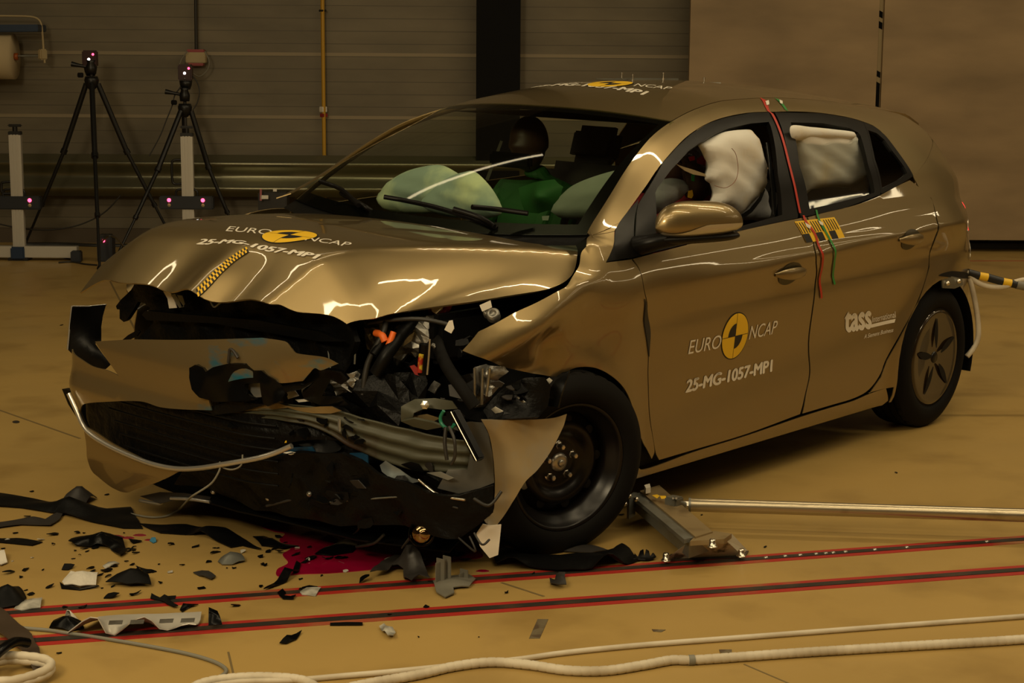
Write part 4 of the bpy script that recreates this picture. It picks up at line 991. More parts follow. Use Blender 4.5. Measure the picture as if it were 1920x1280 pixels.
# black torn absorber in front of the bumper
sheet('torn_absorber', [p for p in px3([(352, 690, 'x', 3.47), (362, 684, 'x', 3.47), (378, 689, 'x', 3.46), (386, 697, 'x', 3.46), (402, 688, 'x', 3.45), (425, 682, 'x', 3.45), (458, 683, 'x', 3.44), (476, 694, 'x', 3.43), (492, 694, 'x', 3.43), (505, 704, 'x', 3.42), (516, 712, 'x', 3.42), (527, 722, 'x', 3.41), (533, 738, 'x', 3.41), (525, 752, 'x', 3.42), (500, 762, 'x', 3.43), (492, 756, 'x', 3.43), (491, 717, 'x', 3.43), (455, 720, 'x', 3.44), (456, 735, 'x', 3.44), (470, 744, 'x', 3.44), (478, 750, 'x', 3.44), (440, 752, 'x', 3.45), (400, 754, 'x', 3.46), (375, 745, 'x', 3.47), (360, 730, 'x', 3.48), (352, 708, 'x', 3.48)])], 'black_gloss', car, step=.015, thick=.02, rough=.010)
sheet('torn_absorber', px3([(530, 722, 'x', 3.40), (560, 717, 'x', 3.38), (572, 705, 'x', 3.37), (590, 690, 'x', 3.35), (612, 694, 'x', 3.33), (640, 695, 'x', 3.30), (655, 710, 'x', 3.28), (640, 720, 'x', 3.29), (620, 712, 'x', 3.31), (604, 742, 'x', 3.33), (640, 745, 'x', 3.30), (660, 765, 'x', 3.28), (600, 758, 'x', 3.33), (570, 748, 'x', 3.36), (566, 738, 'x', 3.37), (590, 716, 'x', 3.36), (565, 730, 'x', 3.38), (535, 735, 'x', 3.40)]), 'black_gloss', car, step=.015, thick=.015, rough=.010)
sheet('torn_absorber', px3([(385, 766, 'x', 3.44), (430, 752, 'x', 3.43), (500, 758, 'x', 3.40), (450, 772, 'x', 3.42), (400, 778, 'x', 3.44)]), 'crumpled_black', car, step=.02, thick=.01)
# crash beam with pressed ribs
def ribbed(name, top, bot, m, ribs, nu=60, nv=24, amp=.018, thick=.006):
    T = resample(catmull(top, False), nu); Bm = resample(catmull(bot, False), nu); V = []
    for i in range(nu):
        d = Bm[i]-T[i]; tt = T[min(i+1, nu-1)]-T[max(i-1, 0)]; nn = np.cross(d, tt); nn /= np.linalg.norm(nn); nn *= np.sign(nn[0]) or 1
        for j in range(nv+1):
            v = j/nv; V.append(T[i]+d*v+nn*(amp*math.sin(math.pi*v)+amp*.45*math.cos(2*math.pi*ribs*v)+.004*math.sin(i*.7+3*v)*math.sin(i*.23)))
    o = mesh_obj(name, V, [(i*(nv+1)+j, i*(nv+1)+j+1, (i+1)*(nv+1)+j+1, (i+1)*(nv+1)+j) for i in range(nu-1) for j in range(nv)], m, car, True)
    md = o.modifiers.new('t', 'SOLIDIFY'); md.thickness = thick; md.offset = -1; return o
bt = px3([(400, 757, 'x', 3.40), (470, 757, 'x', 3.39), (540, 757, 'x', 3.37), (610, 765, 'x', 3.33), (680, 782, 'x', 3.28), (740, 798, 'x', 3.24), (800, 812, 'x', 3.20), (850, 822, 'x', 3.16), (882, 826, 'x', 3.13)])
bb_ = px3([(400, 775, 'x', 3.40), (470, 781, 'x', 3.39), (540, 789, 'x', 3.37), (600, 804, 'x', 3.33), (660, 838, 'x', 3.28), (720, 864, 'x', 3.24), (780, 880, 'x', 3.20), (840, 884, 'x', 3.16), (880, 886, 'x', 3.13)])
beam = ribbed('crash_beam', bt, bb_, 'olive_steel', 3, amp=.010)
sheet('beam_scrape', px3([(400, 753, 'x', 3.405), (520, 755, 'x', 3.385), (600, 762, 'x', 3.345), (640, 770, 'x', 3.325), (620, 775, 'x', 3.33), (540, 764, 'x', 3.38), (400, 762, 'x', 3.41)]), 'paint_scraped', car, thick=.004)
b = MB(); b.box(at(636, 796, 'x', 3.33), (.004, .022, .040), R=np.array(Matrix.Rotation(-.5, 3, 'Z')), bev=.001); b.build('beam_label', 'silver_torn', car)
# bent mounting bracket with bolt above the beam
br = px3([(752, 790, 'x', 3.24), (752, 762, 'x', 3.24), (778, 748, 'x', 3.20), (815, 746, 'x', 3.17), (848, 752, 'x', 3.14), (858, 766, 'x', 3.13), (830, 768, 'x', 3.16), (800, 764, 'x', 3.19), (776, 774, 'x', 3.23), (774, 782, 'x', 3.23)])
sheet('beam_bracket', br, 'olive_steel', car, thick=.012, step=.012)
sheet('beam_bracket', px3([(752, 790, 'x', 3.25), (776, 785, 'x', 3.25), (810, 792, 'x', 3.22), (832, 800, 'x', 3.2), (800, 806, 'x', 3.22), (775, 800, 'x', 3.24)]), 'olive_steel', car, thick=.01)
sheet('torn_panel_shred', px3([(772, 780, 'x', 3.21), (800, 776, 'x', 3.20), (825, 784, 'x', 3.18), (800, 796, 'x', 3.20), (786, 792, 'x', 3.21)]), 'paint', car, thick=.004)
b = MB(); M3 = rotm((.8, .5, .2)); c = at(797, 759, 'x', 3.215); b.lathe([(.014, 0), (.014, .003), (.009, .004), (.009, .010), (0, .011)], axis_o=c, R=M3, n=6, sm=False); b.build('bolt', 'chrome', car)
b = MB(); b.tube(catmull(px3([(832, 770), (826, 782), (828, 794), (838, 803), (848, 801), (852, 795)], 'x', 3.24), False), .0055, 8); b.build('green_cable', 'green_cable', car) if 'green_cable' in MATS else None
def hose(name, pts, r, m, n=10): b = MB(); b.tube(catmull(px3(pts), False), r, n); return b.build(name, m, car)
# hoses and looms
hose('coolant_hose', [(800, 575, 'x', 2.95), (775, 600, 'x', 3.05), (748, 632, 'x', 3.12), (725, 665, 'x', 3.18), (705, 700, 'x', 3.20)], .022, 'black_plastic', 14)
hose('coolant_hose', [(752, 580, 'x', 3.0), (735, 610, 'x', 3.10), (718, 640, 'x', 3.16), (700, 665, 'x', 3.2)], .014, 'black_plastic', 12)
hose('coolant_hose', [(818, 610, 'x', 2.98), (822, 650, 'x', 3.05), (840, 690, 'x', 3.12), (868, 730, 'x', 3.15), (890, 762, 'x', 3.14)], .020, 'rubber', 14)
hose('loom', [(690, 606, 'x', 3.16), (730, 600, 'x', 3.14), (790, 598, 'x', 3.10), (840, 608, 'x', 3.05)], .007, 'cable_dark')
hose('loom', [(725, 570, 'x', 3.1), (720, 620, 'x', 3.16), (690, 680, 'x', 3.2), (680, 740, 'x', 3.22)], .010, 'cable_dark')
hose('loom', [(836, 800, 'x', 3.26), (834, 830, 'x', 3.27), (838, 862, 'x', 3.27)], .006, 'cable_dark')
hose('loom', [(842, 800, 'x', 3.26), (852, 825, 'x', 3.27), (853, 855, 'x', 3.27), (846, 870, 'x', 3.27)], .005, 'cable_dark')
hose('orange_cable', [(705, 624, 'x', 3.16), (716, 628, 'x', 3.17), (722, 640, 'x', 3.17)], .012, 'orange')
hose('orange_cable', [(738, 622, 'x', 3.15), (733, 636, 'x', 3.16), (727, 650, 'x', 3.17)], .010, 'orange')
hose('printed_sleeve', [(790, 664, 'x', 3.18), (788, 680, 'x', 3.18), (787, 698, 'x', 3.18)], .008, 'sleeve_yellow') if 'sleeve_yellow' in MATS else None
hose('drier_bottle', [(797, 645, 'x', 3.16), (795, 670, 'x', 3.16), (794, 702, 'x', 3.16)], .018, 'black_gloss', 16)
hose('steel_pipe', [(806, 636, 'x', 3.19), (804, 668, 'x', 3.19), (801, 702, 'x', 3.19)], .0035, 'aluminium')
hose('steel_pipe', [(612, 630, 'x', 3.24), (616, 660, 'x', 3.24), (620, 690, 'x', 3.24)], .0035, 'galvanised')
hose('steel_pipe', [(666, 632, 'x', 3.22), (666, 660, 'x', 3.22), (665, 682, 'x', 3.22)], .0035, 'galvanised')
sheet('red_label', px3([(768, 686), (776, 684), (784, 692), (786, 704), (778, 702)], 'x', 3.17), 'red_plastic', car, thick=.003)
sheet('washer_reservoir', px3([(796, 573), (842, 566), (838, 580), (826, 598), (812, 592), (800, 588)], 'x', 2.98), 'red_plastic', car, thick=.02)
sheet('reservoir_cap', px3([(808, 573), (828, 570), (826, 580), (818, 588), (810, 584)], 'x', 3.01), 'box_beige', car, thick=.01)
sheet('paper_tag', px3([(836, 612), (842, 601), (848, 600), (851, 616), (846, 625), (840, 622), (833, 618)], 'x', 3.10), 'white', car, thick=.002)
sheet('part_label', px3([(899, 572), (919, 563), (922, 576), (904, 584)], 'x', 2.98), 'white', car, thick=.002)
for (x, y, r) in ((926, 594, .022), (915, 590, .014)):
    b = MB(); b.lathe([(r, 0), (r, .02), (r*.7, .028), (r*.5, .028), (r*.5, .02), (0, .02)], axis_o=at(x, y, 'x', 2.95), R=rotm((.7, .4, .6)), n=24); b.build('strut_mount', 'cast_metal', car)
# strut tower casting and bent sheet around it
sb_ = sheet('strut_casting', px3([(890, 688), (912, 682), (945, 686), (950, 700), (932, 712), (922, 730), (912, 748), (895, 762), (893, 730)], 'x', 2.98), 'cast_metal', car, inner=[at(912, 710, 'x', 3.02), at(910, 735, 'x', 3.01)], thick=.02, step=.012, rough=.004)
for p in ([(890, 690), (890, 760)], [(905, 690), (903, 758)], [(918, 690), (912, 742)]): hose('casting_rib', [(p[0][0], p[0][1], 'x', 3.02), (p[1][0], p[1][1], 'x', 3.02)], .005, 'aluminium')
sheet('chassis_leg', px3([(866, 705, 'x', 2.95), (892, 700, 'x', 2.93), (892, 735, 'x', 2.93), (870, 740, 'x', 2.95), (858, 722, 'x', 2.95)]), 'dark_grey', car, thick=.02)
sheet('chassis_leg', px3([(860, 732), (892, 728), (892, 736), (862, 739)], 'x', 2.99), 'galvanised', car, thick=.01)
sheet('wheel_arch_shred', px3([(905, 770, 'x', 3.05), (925, 745, 'x', 3.02), (950, 722, 'x', 2.98), (985, 708, 'x', 2.94), (1020, 708, 'x', 2.90), (1032, 725, 'x', 2.88), (1028, 760, 'x', 2.90), (1010, 782, 'x', 2.93), (960, 785, 'x', 3.0), (915, 786, 'x', 3.06)]), 'crumpled_black', car, step=.014, rough=.016, thick=.012)
sheet('wheel_arch_shred', px3([(1024, 760, 'x', 2.86), (1030, 730, 'x', 2.84), (1042, 712, 'x', 2.82), (1068, 694, 'x', 2.78), (1062, 712, 'x', 2.80), (1052, 740, 'x', 2.84), (1046, 764, 'x', 2.86)]), 'black_gloss', car, thick=.008)
# torn bumper corner hanging before the wheel
flap = sheet('torn_bumper_side', px3([(903, 787, 'y', .92), (903, 787, 'y', .92), (950, 787, 'y', .95), (1010, 786, 'y', .97), (1040, 783, 'y', .98), (1063, 776, 'y', 1.0), (1063, 776, 'y', 1.0), (1056, 800, 'y', 1.0), (1035, 842, 'y', 1.0), (1010, 878, 'y', 1.0), (985, 903, 'y', 1.0), (965, 935, 'y', .99), (948, 962, 'y', .98), (932, 984, 'y', .98), (932, 984, 'y', .98), (918, 984, 'y', .97), (908, 974, 'y', .95), (920, 965, 'y', .96), (927, 950, 'y', .96), (928, 900, 'y', .95), (924, 850, 'y', .93), (917, 815, 'y', .92)]), 'paint_flap', car, step=.02, thick=.005, smooth=True, mback='black_plastic') if 'paint_flap' in MATS else None
sheet('torn_bumper_inner', px3([(840, 800, 'x', 3.14), (880, 790, 'x', 3.13), (904, 792, 'x', 3.12), (915, 815, 'x', 3.12), (922, 850, 'x', 3.12), (926, 905, 'x', 3.12), (900, 915, 'x', 3.14), (860, 925, 'x', 3.17), (820, 915, 'x', 3.2), (840, 880, 'x', 3.18), (876, 880, 'x', 3.15), (882, 850, 'x', 3.14), (878, 815, 'x', 3.13)]), 'inner_skin', car, step=.02, thick=.004)
sheet('torn_bumper_tip', px3([(893, 1000, 'x', 3.14), (905, 982, 'x', 3.13), (918, 985, 'x', 3.12), (940, 983, 'x', 3.08), (934, 1040, 'x', 3.09), (918, 1046, 'x', 3.11), (900, 1024, 'x', 3.13)]), 'white', car, step=.015, thick=.004)
b = MB()
p0, p1 = at(852, 770, 'x', 3.22), at(900, 862, 'x', 3.22); ax = (p1-p0)/np.linalg.norm(p1-p0)
b.box((p0+p1)/2, (.022, .032, np.linalg.norm(p1-p0)), R=rotm(ax, (1, 0, 0)), bev=.004); b.build('radiator_side_bar', 'black_gloss', car)
b = MB(); b.tube([p0+np.array([.016, 0, 0]), p1+np.array([.016, 0, 0])], .0025, 6); b.build('bar_edge', 'chrome', car)
# bright torn skins low down
sheet('torn_silver_skin', px3([(712, 872, 'x', 3.25), (722, 864, 'x', 3.25), (750, 880, 'x', 3.22), (772, 896, 'x', 3.2), (790, 902, 'x', 3.18), (770, 906, 'x', 3.2), (735, 898, 'x', 3.24), (716, 884, 'x', 3.25)]), 'silver_torn', car, thick=.004, step=.012)
sheet('torn_silver_skin', px3([(800, 886), (825, 884), (850, 896), (840, 900)], 'x', 3.2), 'silver_torn', car, thick=.004)
hose('chrome_trim', [(785, 899, 'x', 3.25), (800, 912, 'x', 3.25), (818, 925, 'x', 3.24), (845, 933, 'x', 3.23), (872, 937, 'x', 3.22)], .004, 'chrome')
hose('chrome_trim', [(612, 942, 'x', 3.30), (680, 936, 'x', 3.28), (760, 930, 'x', 3.26)], .003, 'galvanised')
sheet('torn_silver_skin', px3([(530, 848, 'x', 3.36), (545, 846, 'x', 3.35), (555, 848, 'x', 3.35), (545, 852, 'x', 3.36)]), 'white', car, thick=.003)
sheet('blue_scraped_trim', px3([(495, 858, 'x', 3.37), (540, 840, 'x', 3.35), (585, 838, 'x', 3.32), (595, 856, 'x', 3.31), (540, 866, 'x', 3.34), (500, 866, 'x', 3.36)]), 'blue_scrape', car, thick=.006)
sheet('blue_scraped_trim', px3([(655, 850, 'x', 3.28), (690, 848, 'x', 3.26), (690, 875, 'x', 3.26), (665, 872, 'x', 3.27)]), 'blue_scrape', car, thick=.006)
# undertray and lower grille remains
sheet('lower_trim', px3([(345, 880, 'x', 3.42), (450, 868, 'x', 3.40), (540, 850, 'x', 3.36), (640, 850, 'x', 3.32), (740, 900, 'x', 3.28), (860, 930, 'x', 3.22), (925, 910, 'x', 3.14), (925, 960, 'x', 3.14), (895, 985, 'x', 3.16), (860, 1010, 'x', 3.20), (760, 985, 'x', 3.24), (640, 985, 'x', 3.28), (560, 970, 'x', 3.3), (480, 955, 'x', 3.3), (400, 920, 'x', 3.34), (330, 905, 'x', 3.38)]), 'crumpled_black', car, step=.03, thick=.012, rough=.012)
sheet('undertray', [(3.30, -.55, .13), (3.30, .0, .11), (3.22, .5, .10), (3.1, .8, .10), (2.9, .75, .16), (2.6, .6, .2), (2.3, .6, .2), (2.3, -.6, .2), (2.9, -.7, .2), (3.1, -.75, .22)], 'black_plastic', car, step=.06, thick=.006, facing=(0, 0, 1))
for pts in ([(262, 938, 'x', 3.35), (300, 944, 'x', 3.34), (306, 938, 'x', 3.34)], [(320, 934, 'x', 3.34), (360, 936, 'x', 3.32), (394, 941, 'x', 3.30)]):
    hose('tray_rail', pts, .006, 'silver_paint')
sheet('tray_bracket', px3([(262, 930, 'x', 3.36), (300, 922, 'x', 3.34), (345, 924, 'x', 3.32), (395, 932, 'x', 3.28), (392, 942, 'x', 3.28), (330, 936, 'x', 3.33), (300, 944, 'x', 3.35)]), 'dark_grey', car, thick=.006)
for x, y in ((312, 928), (400, 922), (491, 912), (503, 934), (580, 926)):
    b = MB(); b.lathe([(0, .008), (.008, .006), (.009, 0), (.006, -.012)], axis_o=at(x, y, 'x', 3.33), R=rotm((.7, .3, .5)), n=12); b.build('trim_clip', 'aluminium', car)
hose('tray_rail', [(500, 948, 'x', 3.32), (540, 938, 'x', 3.31), (590, 926, 'x', 3.28)], .005, 'dark_grey')
# fog lamp housing hanging near the coolant
b = MB(); M3 = rotm((.8, .45, .25)); b.lathe([(0, .02), (.022, .014), (.034, 0), (.036, -.02), (.025, -.045), (0, -.05)], axis_o=at(790, 1000, 'x', 3.24), R=M3, n=28); b.build('fog_lamp_housing', 'bronze_chrome', car)
b = MB(); b.lathe([(.038, .004), (.043, 0), (.040, -.014)], axis_o=at(790, 1000, 'x', 3.24), R=M3, n=28); b.build('fog_lamp_ring', 'black_gloss', car)
lump('front_subframe', (2.98, .45, .26), (.34, .62, .16), 'crumpled_black', amp=.02, seed=22)
lump('suspension_wreck', (2.93, .70, .28), (.24, .16, .26), 'crumpled_black', amp=.02, seed=23)
lump('radiator_wreck', (3.15, .45, .50), (.12, .45, .26), 'crumpled_black', amp=.03, seed=24)
# loose broken plates wedged through the engine bay
def shard(name, c, size, m, parent=None, seed=0, thick=.004, flat=False, n=None):
    R = random.Random(seed); n = n or R.randint(4, 7); A = np.eye(3)
    if not flat:
        a = np.array([R.gauss(0, 1), R.gauss(0, 1), R.gauss(0, 1)])+np.array([1.2, .6, .5]); A = rotm(a, (0.1, .2, 1))
    else: A = rotm((R.uniform(-.25, .25), R.uniform(-.25, .25), 1), (0, 1, 0))
    asp = R.uniform(.3, .9); pts = []; a0 = R.uniform(0, 6)
    for k in range(n):
        g = a0+2*math.pi*(k+R.uniform(-.3, .3))/n; rr = size*R.uniform(.55, 1.15); pts.append((rr*math.cos(g), rr*asp*math.sin(g)))
    bend = R.uniform(-1, 1)*size*.5; V = []; bd = R.uniform(0, 3)
    hh = lambda x, y: bend*((x*math.cos(bd)+y*math.sin(bd))/size)**2
    P2, F = cdt(pts, size*.4)
    P = np.array([(x, y, hh(x, y)) for x, y in P2]); 
    if flat: P[:, 2] += -P[:, 2].min()+thick
    N = np.tile([0, 0, 1.], (len(P), 1)); P = P@A.T; N = N@A.T
    if flat: P[:, 2] += -P[:, 2].min()+thick
    o = shell(name, P, N, F, m, parent, thick); o.location = tuple(map(float, c)); return o
R = random.Random(5)
for k in range(46):
    px, py = R.uniform(540, 900), R.uniform(700, 980)
    if py < 700+(700-px)*.4: py = R.uniform(900, 980)
    x = R.uniform(3.0, 3.2)-.06*(px > 760)
    shard('broken_plate', at(px, py, 'x', x), R.uniform(.02, .06), R.choice(['black_gloss', 'black_plastic', 'crumpled_black', 'crumpled_black', 'dark_grey']), car, seed=100+k)
for k in range(40):
    px, py = R.uniform(520, 905), R.uniform(872, 985); shard('broken_plate', at(px, py, 'x', 3.405-.00075*(px-520)), R.uniform(.014, .045), R.choice(['black_gloss', 'black_gloss', 'black_plastic', 'crumpled_black', 'dark_grey']), car, seed=400+k)
for k in range(14):
    px, py = R.uniform(420, 700), R.uniform(775, 870); shard('broken_plate', at(px, py, 'x', 3.43-.0005*(px-420)), R.uniform(.012, .035), R.choice(['black_gloss', 'black_plastic']), car, seed=450+k)
for k in range(34):
    px, py = R.uniform(640, 880), R.uniform(610, 770); shard('broken_plate', at(px, py, 'x', R.uniform(2.98, 3.12)), R.uniform(.012, .04), R.choice(['black_gloss', 'black_plastic', 'dark_grey', 'cast_metal', 'crumpled_black']), car, seed=200+k)
for k in range(26):
    px, py = R.uniform(930, 1030), R.uniform(712, 785); shard('broken_plate', at(px, py, 'x', 3.02-.0018*(px-930)+.02), R.uniform(.012, .03), R.choice(['black_gloss', 'black_gloss', 'dark_grey', 'clear_plastic']), car, seed=300+k)
for k in range(14):
    px, py = R.uniform(640, 900), R.uniform(900, 1010); hose('loom', [(px, py, 'x', 3.22), (px+R.uniform(-40, 40), py+R.uniform(-20, 30), 'x', 3.22), (px+R.uniform(-60, 60), py+R.uniform(-30, 40), 'x', 3.18)], R.uniform(.003, .006), 'cable_dark', 6)
# grey sensor cable from the grille down to the floor
# ================================================================== CABIN
def pillow(name, outline, m, parent, depth=.05, step=.02, wr=.006, seed=0, facing=None):
    O = np.array([np.array(p, float) for p in outline]); c = O.mean(0); U_, S_, Vt = np.linalg.svd(O-c); e1, e2, nn = Vt
    view = ray(960, 640)[0]-c if facing is None else np.array(facing, float)
    if nn@view < 0: nn = -nn
    poly = catmull([np.array(((p-c)@e1, (p-c)@e2)) for p in O]); hO = (O-c)@nn; f = rbf_fit(np.stack([(O-c)@e1, (O-c)@e2], 1), hO)
    V, F = cdt(poly, step); pl = np.array(poly)
    def hh(Q):
        d = seg_dist(pl, Q); return f(Q)+depth*np.sqrt(np.clip(1-(1-np.clip(d/(depth*1.6), 0, 1))**2, 0, 1))+wr*np.sin(23*Q[:, 0]+seed+9*np.sin(11*Q[:, 1]))*np.clip(d/.03, 0, 1)+wr*.6*np.sin(41*Q[:, 1]+2*seed+12*Q[:, 0])*np.clip(d/.03, 0, 1)
    H = hh(V); P = c+V[:, :1]*e1+V[:, 1:]*e2+H[:, None]*nn; e = 3e-3
    gu = (hh(V+[e, 0])-hh(V-[e, 0]))/2/e; gv = (hh(V+[0, e])-hh(V-[0, e]))/2/e; gu = np.clip(gu, -3, 3); gv = np.clip(gv, -3, 3)
    N = nn[None]-gu[:, None]*e1-gv[:, None]*e2; N /= np.linalg.norm(N, axis=1)[:, None]; n = len(P)
    f0 = F[0]
    if np.cross(P[f0[1]]-P[f0[0]], P[f0[2]]-P[f0[0]])@nn < 0: F = [q[::-1] for q in F]
    B2 = c+V[:, :1]*e1+V[:, 1:]*e2+(f(V)-(H-f(V))*.6-.002)[:, None]*nn
    ed = {(a, b) for q in F for a, b in zip(q, q[1:]+q[:1])}; bd = [(a, b) for a, b in ed if (b, a) not in ed]
    o = mesh_obj(name, list(P)+list(B2), [tuple(q) for q in F]+[tuple(i+n for i in q[::-1]) for q in F]+[(b_, a, a+n, b_+n) for a, b_ in bd], m, parent, True); return o
# dashboard
V = []; n = 28
for i in range(n+1):
    v = -1+2*i/n
    for (dx, z) in ((-.02, .985), (-.20, 1.005), (-.34, 1.00), (-.42, .96), (-.45, .86), (-.42, .70), (-.30, .60)):
        p = ws(v, .02); V.append((p[0]+dx, .715*v, z-.01*v*v))
mesh_obj('dashboard', V, [(i*7+k, i*7+k+1, (i+1)*7+k+1, (i+1)*7+k) for i in range(n) for k in range(6)], 'interior', car, True)
b = MB(); b.box((1.2, 0, .36), (2.2, 1.5, .05)); b.build('cabin_floor', 'interior', car)
mesh_obj('headliner', [(1.70, .55, 1.40), (1.70, -.55, 1.40), (-.2, -.48, 1.38), (-.2, .48, 1.38)], [(0, 1, 2, 3)], 'headlining', car)
def seat(x, y, parent):
    s = MB(); s.box((x+.22, y, .52), (.52, .50, .16), bev=.05); s.build('seat_cushion', 'seat_fabric', parent)
    s = MB(); R3 = np.array(Matrix.Rotation(-.30, 3, 'Y')); s.box((x-.08, y, .86), (.14, .48, .62), R=R3, bev=.05); s.build('seat_back', 'seat_fabric', parent)
    s = MB(); s.box((x-.20, y, 1.24), (.09, .26, .17), R=R3, bev=.035); s.build('headrest', 'seat_fabric', parent)
seat(1.10, .37, car); seat(1.10, -.37, car)
s = MB(); s.box((.30, 0, .55), (.5, 1.25, .16), bev=.05); s.build('rear_bench', 'seat_fabric', car); s = MB(); s.box((.05, 0, .85), (.14, 1.25, .55), R=np.array(Matrix.Rotation(-.35, 3, 'Y')), bev=.05); s.build('rear_seat_back', 'seat_fabric', car)
# steering wheel
b = MB(); M3 = rotm((-.9, 0, .42)); ring = [np.array((1.80, .37, .93))+M3@np.array((.18*math.cos(a), .18*math.sin(a), 0)) for a in np.linspace(0, 2*math.pi, 33)[:-1]]
b.tube(ring, .015, 10, closed=True); b.tube([(1.80, .37, .93), (1.98, .37, .85)], .03, 12); b.build('steering_wheel', 'black_plastic', car)
# inner mirror and its stalk
b = MB(); b.box(at(958, 300, 'x', 1.78), (.03, .22, .06), bev=.012); b.build('inner_mirror', 'black_gloss', car)
# air bags
def dome(name, c, rx, ry, rz, m, seed, parent=car, rot=0.0):
    V = []; n, k = 18, 30; c_, s_ = math.cos(rot), math.sin(rot)
    for i in range(n+1):
        a = math.pi*i/n
        for g in range(k):
            t = 2*math.pi*g/k; w = 1+.05*math.sin(5*t+seed)*math.sin(a)+.035*math.sin(3*a*2+seed+2*t)
            x, y, z = rx*math.sin(a)*math.cos(t)*w, ry*math.sin(a)*math.sin(t)*w, rz*math.cos(a)*w; V.append((c[0]+x*c_-y*s_, c[1]+x*s_+y*c_, c[2]+z))
    return mesh_obj(name, V, [(i*k+g, i*k+(g+1) % k, (i+1)*k+(g+1) % k, (i+1)*k+g) for i in range(n) for g in range(k)], m, parent, True)
def domepx(name, outline, x, m, depth, seed): return pillow(name, px3(outline, 'x', x), m, car, depth=depth, seed=seed, wr=.004)
domepx('passenger_airbag', [(713, 378), (716, 358), (735, 336), (770, 318), (820, 309), (850, 320), (880, 345), (890, 390), (800, 400), (730, 396)], 2.02, 'airbag_green', .07, 1)
domepx('passenger_airbag', [(792, 384), (812, 354), (842, 332), (868, 323), (890, 322), (915, 345), (933, 372), (940, 400), (900, 410), (830, 404)], 2.10, 'airbag_green', .06, 2)
domepx('driver_airbag', [(1036, 392), (1048, 372), (1070, 350), (1110, 332), (1165, 318), (1190, 330), (1170, 370), (1140, 400), (1090, 410), (1050, 408)], 2.02, 'airbag_dim', .06, 3)
pillow('driver_airbag', px3([(1222, 352), (1240, 338), (1262, 334), (1284, 340), (1285, 356), (1270, 374), (1250, 388), (1228, 402), (1218, 380)], 'y', .50), 'airbag_grey', car, depth=.05, seed=4)
cb = px3([(1311, 270), (1330, 260), (1360, 247), (1405, 243), (1415, 252), (1424, 280), (1430, 320), (1430, 345), (1418, 368), (1400, 384), (1385, 404), (1362, 392), (1334, 384), (1338, 362), (1332, 345), (1322, 335), (1328, 312), (1320, 292)], 'y', .655)
ca_ = pillow('curtain_airbag', cb, 'airbag', car, depth=.05, seed=5, wr=.004)
b = MB(); b.tube(catmull(px3([(1340, 348), (1360, 352), (1378, 340), (1384, 318), (1380, 290), (1372, 278)], 'y', .72), False), .0012, 5); b.build('seam_stitching', 'stitch', ca_)
pillow('curtain_airbag', px3([(1484, 240), (1520, 242), (1560, 246), (1600, 250), (1614, 262), (1624, 300), (1630, 325), (1596, 350), (1560, 350), (1520, 356), (1512, 362), (1500, 320), (1490, 275)], 'y', .67), 'airbag', car, depth=.035, seed=6, wr=.004)
pillow('curtain_airbag', px3([(1484, 236), (1520, 238), (1560, 242), (1602, 248), (1600, 260), (1560, 258), (1520, 259), (1488, 262)], 'y', .70), 'airbag', car, depth=.02, seed=7, wr=.003)
pillow('curtain_airbag', px3([(1600, 300), (1618, 290), (1630, 325), (1634, 345), (1610, 358), (1594, 354), (1602, 330)], 'y', .63), 'airbag_grey2', car, depth=.02, seed=8, wr=.003)
pillow('side_airbag', px3([(1380, 408), (1398, 390), (1420, 370), (1432, 345), (1438, 380), (1438, 412), (1410, 412), (1390, 412)], 'y', .60), 'airbag_grey2', car, depth=.03, seed=9, wr=.006)
b = MB(); V = px3([(1382, 408), (1405, 392), (1423, 370), (1432, 350), (1435, 356), (1427, 376), (1410, 398), (1390, 412)], 'y', .66); mesh_obj('seat_belt', V, [(0, 1, 6, 7), (1, 2, 5, 6), (2, 3, 4, 5)], 'cable_dark', car)
V = px3([(938, 263), (943, 265), (916, 338), (910, 336)], 'x', 1.5); mesh_obj('seat_belt', V, [(0, 1, 2, 3)], 'galvanised', car)
sheet('airbag_tether', px3([(1267, 307), (1280, 312), (1300, 318), (1322, 326), (1324, 331), (1300, 327), (1284, 320)], 'y', .66), 'box_beige', car, thick=.002)
mesh_obj('screen_marker', px3([(1016, 405), (1030, 404), (1028, 413), (1017, 413)], 'x', 2.0), [(0, 1, 2, 3)], 'airbag_dim', car)
